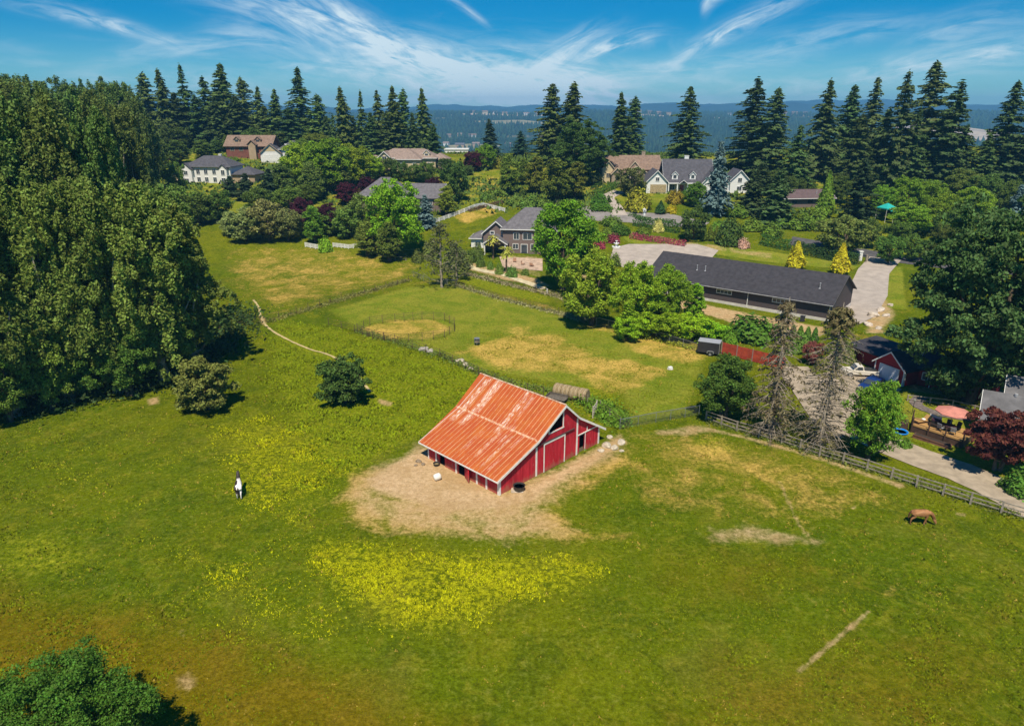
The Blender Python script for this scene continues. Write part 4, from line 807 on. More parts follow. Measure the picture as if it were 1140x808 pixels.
def chimney(roof, x, y, z0, z1, m, s=.5):
    a = MB(); a.box(x-s, x+s, y-s*.7, y+s*.7, z0, z1).box(x-s-.08, x+s+.08, y-s*.7-.08, y+s*.7+.08, z1, z1+.12); a.build('chimney', m, roof)
def shingle(n, c): return mat(n, c, .9, .22, 1.4, .4, 6, stretch=(1, 1, 1))
# ---------------------------------------------------------------- the red barn
BRED = mat('barn_red_boards', (.50, .010, .026), .8, .22, 1.1, .25, 10, col2=(.60, .026, .045), stretch=(3, 3, .35))
def _stain(m):
    t = NT(m.node_tree); b = t.n['Principled BSDF']; src = b.inputs['Base Color'].links[0].from_socket; co = t.node('ShaderNodeTexCoord').outputs['Object']; sp = t.node('ShaderNodeSeparateXYZ'); t.l.new(co, sp.inputs[0])
    mp = t.node('ShaderNodeMapping'); t.l.new(co, mp.inputs[0]); mp.inputs['Scale'].default_value = (1, 1, .35)
    n = t.noise(mp.outputs[0], 1.7, 5, .7); k = t.m('ADD', n, t.m('MULTIPLY', t.ss(sp.outputs[2], 1.1, 0.), .30)); c = t.mix(t.m('MULTIPLY', t.ss(k, .58, .82), .55), src, (.33, .17, .10))
    c = t.mix(t.m('MULTIPLY', t.ss(t.noise(mp.outputs[0], 5.5, 3, .6), .62, .74), .35), c, (.62, .30, .24)); t.l.new(c, b.inputs['Base Color'])
_stain(BRED)
OLDW = mat('old_white_paint', (.80, .77, .72), .8, .10, 2.2)
DARK = mat('dark_interior', (.02, .017, .015), .95, .3)
def barn_roof_mat():
    m = bpy.data.materials.new('rusty_painted_tin'); m.use_nodes = True; t = NT(m.node_tree); b = t.n['Principled BSDF']
    co = t.node('ShaderNodeTexCoord').outputs['Object']; sp = t.node('ShaderNodeSeparateXYZ'); t.l.new(co, sp.inputs[0]); Y = sp.outputs[1]; X = sp.outputs[0]
    n1 = t.noise(co, .5, 5, .6); mp = t.node('ShaderNodeMapping'); t.l.new(co, mp.inputs[0]); mp.inputs['Scale'].default_value = (.5, 4, .5); n2 = t.noise(mp.outputs[0], 1.2, 5, .7)
    c = t.mix(t.ss(n1, .35, .68), (.42, .088, .024), (.50, .140, .028)); c = t.mix(t.m('MULTIPLY', t.ss(n2, .45, .75), .55), c, (.40, .062, .025))
    # sheets differ a little from one another
    sh = t.node('ShaderNodeTexWhiteNoise', noise_dimensions='1D'); t.put(sh.inputs['W'], t.m('FLOOR', t.m('DIVIDE', Y, .56)))
    c = t.mix(t.m('MULTIPLY', sh.outputs['Value'], .35), c, (.48, .070, .030))
    # paint worn through to pale zinc in dashes along some sheets
    dash = t.m('MULTIPLY', t.ss(t.noise(t.comb(t.m('MULTIPLY', X, 1.5), t.m('MULTIPLY', Y, 8.5), 0.), 1.5, 3, .6), .45, .56), 1)
    band = None
    for (y0, wd, xa, xb, st) in [(10.9,.45,3.6,9.4,.95),(9.35,.42,3.6,9.5,1.0),(8.85,.22,4.6,9.5,.7),(4.75,.42,4.4,9.6,.9),(3.9,.2,4.9,9.2,.45),(4.2,.3,1.0,5.2,.6),(2.6,.25,.3,4.6,.55),(1.6,.2,.2,5.2,.45),(6.2,.2,.8,3.6,.4),(3.3,.16,3.4,5.6,.8)]:
        g = t.m('MULTIPLY', t.ss(t.m('ABSOLUTE', t.m('SUBTRACT', Y, y0)), wd, wd*.55), t.m('MULTIPLY', t.ss(X, xa-.5, xa+.3), t.ss(X, xb+.3, xb-.4))); g = t.m('MULTIPLY', g, st)
        band = g if band is None else t.m('MAXIMUM', band, g)
    wear = t.ss(t.noise(co, .9, 4, .6), .34, .55)
    c = t.mix(t.m('MULTIPLY', t.m('MULTIPLY', band, dash), wear), c, (.78, .68, .56))
    scr = t.m('MULTIPLY', t.ss(t.noise(t.comb(t.m('MULTIPLY', X, 5), t.m('MULTIPLY', Y, 5), 2.), 2, 2), .64, .7), .5); c = t.mix(scr, c, (.72, .50, .36))
    kk = t.m('MULTIPLY', t.ss(t.m('ABSOLUTE', t.m('SUBTRACT', X, 5.15)), .16, .04), t.ss(t.noise(co, 3, 3), .35, .5)); c = t.mix(t.m('MULTIPLY', kk, .7), c, (.74, .55, .38))
    t.l.new(c, b.inputs['Base Color']); b.inputs['Roughness'].default_value = .6; b.inputs['Specular IOR Level'].default_value = .08; b.inputs['Metallic'].default_value = .0
    return m
BROOF = barn_roof_mat()
RIB = mat('worn_roof_rib', (.60, .20, .075), .6, .1, 1.6, col2=(.70, .40, .20), stretch=(.6, 2, 1))
bz = HZ(4, 64)
barn = thing('barn', 'red barn with rusty orange tin roof standing on a bare dirt yard', 'barn', (-1.23, 57.95, bz), R(45.5))
XW, YD, XE = 12.0, 10.9, 15.5
prof = [(0, 2.02), (5.15, 3.98), (9.35, 6.62), (11.65, 4.52), (XE, 2.12)]
def pz(x): return float(np.interp(x, [p[0] for p in prof], [p[1] for p in prof]))
def slab(a, x0, x1, y0, y1, z0, z1=None):
    """vertical wall slab along x whose top follows the roof profile when z1 is None"""
    xs = [x0]+[p[0] for p in prof if x0 < p[0] < x1]+[x1]
    top = [(x, (pz(x)-.02) if z1 is None else z1) for x in xs]
    a.prism([(x0, z0), (x1, z0)]+top[::-1], 'y', y0, y1)
g = MB()  # front gable wall with its openings: loft, lean-to door
slab(g, .0, 7.1, -.06, .06, -.3); slab(g, 7.1, 9.3, -.06, .06, -.3, 4.18); slab(g, 9.3, 12.1, -.06, .06, -.3); slab(g, 12.1, 13.05, -.06, .06, 2.22); slab(g, 13.05, XE, -.06, .06, -.3)
g.build('gable_wall', BRED, barn)
g = MB(); slab(g, 0, XE, YD-.06, YD+.06, -.3); g.build('rear_wall', BRED, barn)
g = MB(); hh = 1.98
for y0, y1, z0, z1 in [(.06,1.95,-.3,hh),(1.95,2.95,-.3,1.1),(2.95,4.95,-.3,hh),(5.95,8.1,-.3,hh),(8.98,YD-.06,-.3,hh),(4.95,5.95,1.86,hh),(8.1,8.98,1.86,hh),(1.95,2.95,1.9,hh)]: g.box(-.06, .06, y0, y1, z0, z1)
g.build('side_wall', BRED, barn)
g = MB(); g.box(XE-.06, XE+.06, .07, YD-.07, -.3, 2.0); g.build('lean_to_wall', BRED, barn)
g = MB(); g.box(.1, XE-.1, .1, YD-.1, -.02, .03); g.build('earth_floor', mat('stable_floor', (.10,.075,.05), .95, .3), barn)
g = MB()
for (x, y) in [(5.2,.3),(11.6,.3),(5.2,5),(11.6,5),(5.2,9.8),(11.6,9.8)]: g.box(x-.1, x+.1, y, y+.2, 0, pz(x)-.2)
g.box(.3, 11.6, .4, YD-.4, 2.75, 2.82) if False else None
g.build('inner_posts', mat('old_timber', (.16,.11,.07), .9, .4), barn)
OHY0, OHY1 = -.38, YD+.75
def roofpiece(name, pts, m=BROOF, ribs=True):
    t = .07; lo = [(x, z+.01) for x, z in pts]; hi = [(x, z+.01+t) for x, z in pts]
    a = MB(); a.prism(lo+hi[::-1], 'y', OHY0, OHY1)
    for v_ in range(len(a.v)):
        q = a.v[v_]
        if q[1] > 5: a.v[v_] = (q[0], OHY1+(max(0, q[0])/9.35*.95 if q[0] < 9.5 else max(0, .95-(q[0]-9.35)*.4)), q[2])
    o = a.build(name, m, barn)
    if ribs:
        r = MB(); y = OHY0+.04
        while y < OHY1: 
            for (xa, za), (xb, zb) in zip(hi[:-1], hi[1:]): r.prism([(xa, za+.002), (xb, zb+.002), (xb, zb+.05), (xa, za+.05)], 'y', y, y+.065)
            y += .56
        r.build('ribs', RIB, o)
    return o
roofpiece('roof', [(-.62, 1.77), (5.15, 3.98), (9.35, 6.62)])
roofpiece('right_roof', [(9.35, 6.60), (11.65, 4.52)])
roofpiece('lean_to_roof', [(11.66, 4.50), (16.35, 1.62)], mat('pale_tin_roof', (.66,.62,.55), .5, .15, 1.5), True)
g = MB(); g.tube((9.35, OHY0, 6.72), (9.35, OHY1+.95, 6.72), .09, n=8); g.build('ridge_cap', mat('worn_ridge_cap', (.60,.25,.13), .6, .35, 2.5, col2=(.8,.62,.46)), barn)
def barge(pts, y):
    a = MB(); lo = [(x, z-.17) for x, z in pts]; hi = [(x, z+.10) for x, z in pts]; a.prism(lo+hi[::-1], 'y', y-.05, y-.004); a.build('bargeboard', OLDW, barn)
barge([(-.64, 1.77), (5.15, 3.98), (9.35, 6.62)], OHY0); barge([(9.36, 6.62), (11.65, 4.52), (16.37, 1.62)], OHY0); barge([(-.64, 1.77), (5.15, 3.98), (9.35, 6.62), (11.65, 4.52), (16.37, 1.62)], OHY1+.056)
g = MB(); g.box(-.70, -.64, OHY0, OHY1, 1.70, 1.83); g.build('eave_board', OLDW, barn)
for (x, z1) in ((.0, 1.95), (5.2, 4.0), (11.65, 4.4), (XE, 1.95)):
    g = MB(); g.box(x-.11, x+.11, -.11, -.062, -.1, z1); g.build('corner_board', OLDW, barn)
g = MB(); g.box(-.115, -.062, -.06, .17, -.1, 1.9); g.build('corner_board', OLDW, barn)
for y in (1.72, 3.12, 6.25, 9.45): g = MB(); g.box(-.13, -.062, y-.10, y+.10, -.1, 1.9); g.build('white_post', OLDW, barn)
for y in (10.75,): g = MB(); g.box(-.12, -.062, y-.07, y+.07, -.1, 1.9); g.build('white_post', OLDW, barn)
# sliding door, its track, loft opening frame
g = MB(); g.box(6.3, 9.5, -.16, -.10, .05, 3.28)
for i in range(1, 8): g.box(6.3+3.2*i/8-.012, 6.3+3.2*i/8+.012, -.172, -.161, .1, 3.2)
sdoor = g.build('sliding_door', BRED, barn); g = MB(); g.box(6.2, 6.34, -.19, -.162, .05, 3.3).box(9.44, 9.58, -.19, -.162, .05, 3.3).box(6.34, 9.44, -.19, -.162, 3.14, 3.34); g.build('door_trim', OLDW, sdoor)
g = MB(); g.box(4.95, 11.1, -.22, -.12, 3.38, 3.46); g.build('door_track', mat('dark_rail', (.08,.05,.05), .7, .3), barn)
g = MB(); g.box(7.0, 9.45, -.10, -.062, 4.06, 4.20).box(6.98, 7.12, -.11, -.063, 4.2, 5.05).box(9.22, 9.36, -.11, -.063, 4.2, 6.35); g.build('loft_frame', OLDW, barn)
g = MB(); g.box(11.8, XE-.1, -.12, -.065, 2.22, 2.34).box(13.05, 13.12, -.10, -.063, 0, 2.2).box(13.3, 13.42, -.11, -.07, 2.36, 2.85); g.build('lean_to_beam', OLDW, barn)
g = MB(); g.tube((3.35, -.15, 2.75), (3.35, -.3, 2.72), .06, .09); g.build('barn_lamp', mat('black_metal', (.02,.02,.02), .5), barn)
# open stable doors swung outward
g = MB(); g.T = Matrix.Translation((-.1, 4.88, 0)) @ Matrix.Rotation(R(-24), 4, 'Z'); g.box(-.04, .04, -1.25, 0, .08, 1.75).box(.041, .06, -1.2, -.05, .9, 1.0); g.build('stable_door', BRED, barn)
# things round the barn
def barn_pt(x, y): 
    a = R(45.5); return -1.23+x*math.cos(a)-y*math.sin(a), 57.95+x*math.sin(a)+y*math.cos(a)
x, y = at(578, 546); t = thing('water_trough', 'dark round trough on a pale slab against the red gable wall', 'trough', (x, y, HZ(x, y)))
g = MB(); g.lathe([(.48,0),(.58,.5),(.62,.52),(.54,.5),(.44,.12),(.0,.1)], 18, (0,0,.1)); g.build('tub', mat('trough_steel', (.07,.065,.06), .5, .3, 3, metal=.4), t); g = MB(); g.box(-.8,.4,-.45,.5,0,.1); g.build('slab', mat('pale_slab', (.5,.42,.33), .9, .2, 2), t, bevel=.03); g = MB(); g.lathe([(.0,.38),(.52,.38)],18,(0,0,.1)); g.build('water', mat('dark_water', (.03,.035,.035), .1, .1, spec=.6), t)
x, y = at(486, 518); t = thing('feed_tub', 'small black rubber feed tub before the barn doorway', 'tub', (x, y, HZ(x, y))); g = MB(); g.lathe([(.28,0),(.34,.28),(.37,.30),(.32,.28),(.24,.06),(0,.05)], 16); g.build('tub', mat('black_rubber', (.025,.025,.025), .7), t); g = MB(); g.lathe([(0,.12),(.3,.14)],14); g.build('feed', mat('feed', (.25,.2,.1), .9), t)
x, y = at(487, 534); t = thing('salt_drum', 'round white plastic drum lying on the bare dirt yard', 'drum', (x, y, HZ(x, y)), .4); g = MB(); g.T = Matrix.Translation((0,0,.36)) @ Matrix.Rotation(R(78),4,'Y'); g.lathe([(.0,-.36),(.27,-.36),(.34,-.25),(.36,0),(.34,.25),(.27,.34),(.0,.34)], 16); g.build('shell', mat('white_plastic', (.78,.74,.66), .5, .08), t, smooth=True); g = MB(); g.T = Matrix.Translation((0,0,.36)) @ Matrix.Rotation(R(78),4,'Y'); g.lathe([(.2,.341),(.2,.38),(0,.38)], 12); g.build('lid', mat('grey_plastic', (.5,.46,.40), .5), t)
def rock(x, y, s, label, col=(.46,.42,.36), group=None, seed=0, name='boulder'):
    import bmesh
    bm = bmesh.new(); bmesh.ops.create_icosphere(bm, subdivisions=3, radius=1); rng = random.Random(seed); ph = [rng.uniform(0, 6) for _ in range(6)]
    for v in bm.verts:
        c = v.co.copy(); k = 1+.18*math.sin(2.3*c.x+ph[0])*math.cos(2.1*c.y+ph[1])+.12*math.sin(4*c.z+ph[2]+c.x*3)+.05*math.sin(9*c.x+ph[3])*math.sin(8*c.y+ph[4]); v.co = Vector((c.x*k*s, c.y*k*s*.8, max(-.3, c.z)*k*s*.65))
    me = bpy.data.meshes.new(name); bm.to_mesh(me); bm.free(); me.materials.append(mat('rock'+str(col[0]), col, .95, .25, 3, .4, 9)); o = link(bpy.data.objects.new(name, me)); o.location = (x, y, HZ(x, y)+s*.12); o.rotation_euler = (0, 0, rng.uniform(0, 6)); return tag(o, label, 'rock', group)
for i, (px, py, s, lb) in enumerate([(676,497,.62,'biggest pale boulder at the right corner of the barn'),(684,499,.5,'pale boulder second from the barn corner'),(692,493,.52,'pale boulder behind the front pair at the barn corner'),(669,502,.38,'low tan boulder at the foot of the barn corner'),(679,487,.4,'small boulder under the weeds at the barn corner'),(692,502,.26,'smallest boulder at the outer end of the heap')]):
    x, y = at(px, py); rock(x, y, s, lb, (.50,.43,.33), 'boulders at the barn corner', i)
for i, (px, py, s, lb) in enumerate([(466,514,.34,'brown stone leaning at the left corner of the barn'),(471,517,.28,'round stone right of the brown one at the left barn corner'),(463,518,.2,'small stone in the dirt at the left barn corner')]):
    x, y = at(px, py); rock(x, y, s, lb, (.24,.18,.12), 'stones at the left barn corner', 20+i)
for i, (px, py, s, lb) in enumerate([(472,390,.8,'grey flat stone in the old fence line above the barn'),(479,392,.6,'smaller flat stone right of the grey one in the old fence line'),(512,403,.7,'reddish stone heap nearest the barn roof, upper piece'),(518,407,.6,'reddish stone in the middle of the heap above the barn roof'),(524,411,.5,'reddish stone at the lower end of the heap above the barn roof')]):
    x, y = at(px, py); rock(x, y, s, lb, (.50,.36,.27) if i > 1 else (.42,.38,.33), 'stones in the old fence line', 30+i)
for i, (px, py, s, lb) in enumerate([(972,352,1.1,'large pale landscape boulder beside the concrete driveway'),(980,346,.9,'landscape boulder uphill of the large one by the driveway'),(967,362,.8,'landscape boulder lowest by the driveway'),(986,352,.7,'landscape boulder right of the large one by the driveway'),(978,366,.6,'small landscape boulder in the weeds above the red garage'),(991,340,.6,'landscape boulder highest by the driveway lawn')]):
    x, y = at(px, py); rock(x, y, s, lb, (.52,.44,.36), 'boulders by the concrete driveway', 40+i)
# round bales end to end
HAY = mat('hay', (.30, .22, .12), .95, .35, 6, .8, 20); BAND = mat('bale_wrap', (.40, .32, .21), .8, .1, 4)
b0 = Vector(at(622, 441)); b1 = Vector(at(650, 447)); dd = (b1-b0).normalized()
for i in range(4):
    p = b0+dd*1.17*i; t = thing('round_hay_bale', '%s round hay bale from the left in the row behind the barn' % ORD[i], 'hay bale', (p.x, p.y, HZ(p.x, p.y)), math.atan2(dd.y, dd.x), 'round hay bales behind the barn')
    g = MB(); g.T = Matrix.Translation((0, 0, .88+.02*(i % 2))) @ Matrix.Rotation(R(90), 4, 'Y'); g.lathe([(0,-.57),(.78,-.57),(.88,-.48),(.9,0),(.88,.48),(.78,.57),(0,.57)], 24); g.build('bale', HAY, t, smooth=False)
    g = MB(); g.T = Matrix.Translation((0, 0, .88)) @ Matrix.Rotation(R(90), 4, 'Y')
    for q in (-.25, .3): g.lathe([(.905,q),(.925,q),(.925,q+.07),(.905,q+.07)], 24)
    g.build('twine', BAND, t)
# flat cart behind the ridge, small roofed pen, timber gate
x, y = at(620, 447); t = thing('farm_cart', 'dark flat farm cart parked between the barn roof and hay bales', 'cart', (x, y, HZ(x, y)), R(-28)); t.scale = (.8, .8, .8); g = MB(); g.box(-1.6,1.6,-.8,.8,.62,.74); g.build('deck', mat('weathered_boards', (.13,.11,.09), .9, .3, 3), t); g = MB(); g.box(-1.6,1.6,.74,.8,.74,1.15).box(-1.6,-1.54,-.8,.74,.74,1.15); g.build('side_boards', mat('weathered_boards', (.13,.11,.09)), t)
for sx_ in (-1, 1):
    for sy_ in (-1, 1): g = MB(); g.tube((sx_*1.0, sy_*.78, .34), (sx_*1.0, sy_*.95, .34), .34, n=16); g.build('wheel', mat('black_rubber', (.025,.025,.025), .7), t)
g = MB(); g.tube((1.6,0,.6),(2.6,0,.4),.05); g.build('drawbar', mat('black_metal', (.02,.02,.02)), t)
x, y = at(655, 470); a = barn_pt(12.6, 12.6)
t = thing('animal_pen', 'low pen with a flat pale roof just behind the barn ridge', 'pen', (a[0], a[1], HZ(*a)), R(45.5)); g = MB(); g.box(-1.6,1.6,-1.0,1.2,2.5,2.6); g.build('roof', mat('pale_tin_roof', (.66,.62,.55)), t)
for i in (-1.5, 1.5):
    for j in (-.9, 1.1): g = MB(); g.box(i-.06,i+.06,j-.06,j+.06,-.2,2.5); g.build('post', mat('old_timber', (.16,.11,.07)), t)
g = MB(); g.box(-1.5,1.5,1.1,1.16,0,1.6); g.build('back_wall', BRED, t)
x, y = at(662, 462); t = thing('timber_gate', 'bleached timber gate leaning open in the weeds behind the barn', 'gate', (x, y, HZ(x, y)), R(70)); 
for k in range(4): g = MB(); g.box(-1.0, 1.0, -.03, .03, .25+.35*k, .36+.35*k); g.build('rail', mat('bleached_timber', (.5,.44,.36), .9, .2, 3), t)
g = MB(); g.box(-1.05,-.93,-.06,.06,-.2,1.6).box(.93,1.05,-.06,.06,-.2,1.6); g.prism([(-.95,.3),(-.85,.3),(.95,1.4),(.85,1.4)],'y',-.05,-.031); g.build('frame', mat('bleached_timber', (.5,.44,.36)), t)
# ---------------------------------------------------------------- fences
WOOD = mat('grey_fence_wood', (.30, .255, .20), .9, .3, 2.5, .3, 12); CHAINW = mat('galvanised_steel', (.35, .36, .37), .45, .1, metal=.6); TPOST = mat('rusty_post', (.13, .08, .055), .85, .3)
def chain_mat():
    m = bpy.data.materials.new('chain_link'); m.use_nodes = True; t = NT(m.node_tree); t.n.clear(); co = t.node('ShaderNodeTexCoord').outputs['UV']; sp = t.node('ShaderNodeSeparateXYZ'); t.l.new(co, sp.inputs[0])
    a = t.m('FRACT', t.m('MULTIPLY', t.m('ADD', sp.outputs[0], sp.outputs[1]), 9.)); b = t.m('FRACT', t.m('MULTIPLY', t.m('SUBTRACT', sp.outputs[0], sp.outputs[1]), 9.))
    w_ = t.m('MAXIMUM', t.m('LESS_THAN', a, .10), t.m('LESS_THAN', b, .10)); d = t.node('ShaderNodeBsdfDiffuse'); d.inputs[0].default_value = (.13, .135, .14, 1); tr = t.node('ShaderNodeBsdfTransparent')
    mx = t.node('ShaderNodeMixShader'); t.put(mx.inputs[0], w_); t.l.new(tr.outputs[0], mx.inputs[1]); t.l.new(d.outputs[0], mx.inputs[2]); o = t.node('ShaderNodeOutputMaterial'); t.l.new(mx.outputs[0], o.inputs[0]); return m
CHAIN = chain_mat()
def fence(kind, name, pts, label, step=2.6, h=1.25, pm=None, rails=3, pix=True, cat='fence', closed=False, group=None, postr=.08):
    P = [Vector(at(*p)) if pix else Vector(p) for p in pts]
    if closed: P.append(P[0])
    Q = []
    for a, b in zip(P[:-1], P[1:]):
        n = max(1, round((b-a).length/step)); Q += [a+(b-a)*i/n for i in range(n)]
    if not closed: Q.append(P[-1])
    o0 = Vector((Q[0].x, Q[0].y, HZ(*Q[0]))); t = thing(name, label, cat, o0, group=group); pm = pm or WOOD
    q = [Vector((p.x, p.y, HZ(p.x, p.y)))-o0 for p in Q]
    if closed: q.append(q[0])
    rng = random.Random(len(q))
    ang = lambda i: math.atan2((q[min(i+1, len(q)-1)]-q[max(i-1, 0)]).y, (q[min(i+1, len(q)-1)]-q[max(i-1, 0)]).x)
    for i, p in enumerate(q[:-1] if closed else q):
        g = MB(); g.T = Matrix.Translation(p) @ Matrix.Rotation(ang(i), 4, 'Z') @ Matrix.Rotation(rng.uniform(-.04, .04) if kind in ('rail', 'wire') else 0, 4, 'Y')
        if kind == 'chain': g.tube((0,0,-.2),(0,0,h+.05),.035,n=6)
        elif kind == 'wire': g.box(-.03,.03,-.03,.03,-.2,h*rng.uniform(.92,1.1))
        else: g.box(-postr, postr, -postr, postr, -.3, h+.06*rng.random())
        g.build('post', pm, t)
    def rail(z0, z1, th, y=0):
        for i in range(len(q)-1):
            a, b = q[i], q[i+1]; d = (b-a); L = d.length; g = MB(); M_ = Matrix.Translation(a) @ Matrix.Rotation(math.atan2(d.y, d.x), 4, 'Z') @ Matrix.Rotation(-math.asin(max(-1, min(1, d.z/L))), 4, 'Y'); g.T = M_
            jj = rng.uniform(-.03, .03) if kind == 'rail' else 0; g.box(.004, L-.004, y-th, y+th, z0+jj, z1+jj); yield g
    def merged(z0, z1, th, nm, m, y=0):
        G = MB()
        for g in rail(z0, z1, th, y): n = len(G.v); G.v += g.v; G.f += [tuple(k+n for k in f) for f in g.f]; G.mi += g.mi
        G.build(nm, m, t)
    if kind == 'rail':
        for k in range(rails):
            z = h*(.25+.68*k/(max(1, rails-1))); merged(z-.055, z+.055, .022, 'rail', pm, postr+.02)
    if kind == 'wire':
        for k in range(rails): z = h*(.3+.65*k/(max(1, rails-1))); merged(z-.018, z+.018, .012, 'wire', TPOST)
    if kind == 'white':
        merged(h-.2, h-.04, .03, 'rail', pm, postr+.03); merged(.15, .3, .03, 'rail', pm, postr+.03); merged(.36, h-.28, .012, 'picket_panel', mat('shaded_picket', (.55,.54,.50), .7), postr+.03)
    if kind == 'chain':
        merged(h-.03, h+.03, .025, 'top_rail', CHAINW); me = bpy.data.meshes.new('mesh_panel'); V = []; F = []; uv = []; s = 0
        for i in range(len(q)-1):
            L = (q[i+1]-q[i]).length; n = len(V); V += [q[i], q[i+1], q[i+1]+Vector((0,0,h)), q[i]+Vector((0,0,h))]; F.append((n,n+1,n+2,n+3)); uv += [(s,0),(s+L,0),(s+L,h),(s,h)]; s += L
        me.from_pydata([tuple(v) for v in V], [], F); u = me.uv_layers.new(name='UV')
        for k, c in enumerate(uv): u.data[k].uv = c
        me.materials.append(CHAIN); link(bpy.data.objects.new('mesh_panel', me), t)
    return t
fence('rail', 'rail_fence', [(786,468),(820,480),(870,494),(912,508),(965,524),(1020,542),(1080,561),(1150,582),(1200,596)], 'grey three rail wooden fence between the right pasture and gravel driveway', 2.5, 1.25)
fence('chain', 'chain_link_fence', [(664,362),(690,368),(730,378),(776,392)], 'grey chain link fence below the lime green trees', 3.0, 1.4, CHAINW)
fence('chain', 'chain_link_fence', [(690,478),(730,470),(778,462)], 'grey chain link fence running right from the barn boulders', 2.4, 1.3, CHAINW)
fence('wire', 'wire_fence', [(366,362),(395,370),(428,379),(459,388),(490,398),(533,418),(570,432),(605,442)], 'old post and wire fence along the weeds left of the barn', 3.0, 1.35, TPOST, 3)
fence('wire', 'wire_fence', [(640,446),(668,458),(690,476)], 'old post and wire fence between the hay bales and the boulders', 2.2, 1.4, WOOD, 3)
fence('wire', 'wire_fence', [(245,372),(290,360),(330,349),(380,333),(430,320),(455,314)], 'old post and wire fence along the upper left paddock', 3.4, 1.3, TPOST, 3)
fence('wire', 'wire_fence', [(517,306),(570,319),(625,333),(662,348)], 'thin wire fence along the far paddock, uphill line', 3.4, 1.3, TPOST, 4)
fence('wire', 'wire_fence', [(507,319),(560,335),(622,350),(660,362)], 'thin wire fence along the far paddock, downhill line', 3.4, 1.3, TPOST, 4)
fence('chain', 'chain_link_fence', [(460,308),(478,316),(508,318)], 'short grey wire mesh fence at the foot of the half bare paddock tree', 2.4, 1.2, CHAINW)
fence('wire', 'round_pen', [(398,370),(412,362),(440,358),(470,356),(495,357),(506,363),(506,369),(495,376),(470,380),(440,381),(415,378)], 'round pen of thin dark posts and wire on golden grass', 1.9, 1.5, TPOST, 4, closed=True, cat='pen')
fence('white', 'white_fence', [(478,251),(500,243),(528,232),(538,230),(562,236)], 'long white vinyl fence left of the grey two storey house', 2.2, 1.15, WHITE, postr=.09)
fence('white', 'white_fence', [(340,275),(357,278)], 'short broken white fence piece left of the bright green shrub', 1.6, 1.2, WHITE)
fence('white', 'white_fence', [(371,275),(380,276),(388,277),(399,276)], 'white fence piece right of the bright green shrub', 1.3, 1.1, WHITE)
fence('rail', 'rail_fence', [(412,280),(420,285),(440,290),(452,290)], 'short low timber fence below the olive conical trees', 2.4, .9, WOOD, 2)
fence('rail', 'rail_fence', [(1010,446),(1060,452),(1110,464)], 'low dark rail fence in the shade before the red outbuilding', 2.4, .8, WOOD, 2)
# red slat privacy fence
REDS = mat('red_fence_slats', (.42, .06, .028), .8, .28, 1.2, .2, 6)
p0 = Vector(at(803, 394)); p1 = Vector(at(878, 413)); L = (p1-p0).length; t = thing('slat_fence', 'orange red slat fence between the cargo trailer and bare conifer', 'fence', (p0.x, p0.y, HZ(*p0)), math.atan2((p1-p0).y, (p1-p0).x))
k = 0; xx = 0
while xx < L-2.4:
    g = MB(); n = 9
    for i in range(n): g.box(xx+.08+i*.26, xx+.08+i*.26+.24, -.02, .02, .08, 1.9+.02*math.sin(i+xx)); 
    g.box(xx+.05, xx+2.42, .02, .06, .4, .5).box(xx+.05, xx+2.42, .02, .06, 1.5, 1.6); g.build('panel', REDS, t); g = MB(); g.box(xx-.06, xx+.06, -.08, .04, -.3, 2.05); g.build('post', mat('grey_red_post', (.32,.20,.17), .8), t); xx += 2.48
# ---------------------------------------------------------------- long dark garage
CHAR = mat('charcoal_siding', (.085, .066, .068), .8, .10, 1.0, .35, 5, stretch=(.15, .15, 9)); DROOF = shingle('dark_shingles', (.047, .044, .051))
ga = Vector((56.1, 116.07)); gd = Vector((math.cos(R(141)), math.sin(R(141)))); LG = 36.0; go = ga+gd*LG
gar = thing('long_garage', 'long charcoal sided garage with a dark shingle roof and white footing', 'garage', (go.x, go.y, .02), R(-39))
wallmesh(gar, 0, LG, 0, 14.4, 3.42, CHAR, 'x', .50, 0); gr = gable_roof(gar, 0, LG, 0, 14.4, 3.42, DROOF, 'x', .50, .62, .16, WHITE if False else mat('dark_trim', (.10,.09,.09), .7), ohr=.5)
g = MB(); g.box(-.06, LG+.06, -.06, -.004, -.3, .55).box(LG+.004, LG+.06, 0, 14.4, -.3, .5); g.build('footing', mat('pale_footing', (.62,.57,.52), .9, .12, 1), gar)
g = MB(); g.box(-.5, LG+.5, -.74, -.64, 3.04, 3.17); g.build('gutter', mat('pale_gutter', (.36,.36,.38), .6), gr)
for x in (16.5, 27.3): window(gar, x, -.06, 2.05, 2.9, .62, 'f', nx=4)
for x in (21.2, LG-.12): g = MB(); g.box(x-.05, x+.05, -.16, -.07, .1, 3.1); g.build('downspout', WHITE, gar)
for x, y in ((9.2, 3.1), (10.9, 3.2), (32.9, 3.0)):
    z = 3.42+y*.5+.1; g = MB(); g.tube((x, y, z), (x, y, z+1.0), .07, n=8).tube((x, y, z+.9), (x, y, z+1.05), .13, n=8).lathe([(.22,z-.02),(.2,z+.05),(.08,z+.09)], 10, (x, y, 0)); g.build('vent_pipe', mat('pale_metal_pipe', (.5,.5,.52), .5, .1, metal=.3), gr)
door(gar, 8, 14.4, 0, 3, 2.6, 'b'); door(gar, 24, 14.4, 0, 3, 2.6, 'b'); window(gar, 16, 14.4, 1.2, 1.6, 1.1, 'b')
x, y = at(894, 372); 
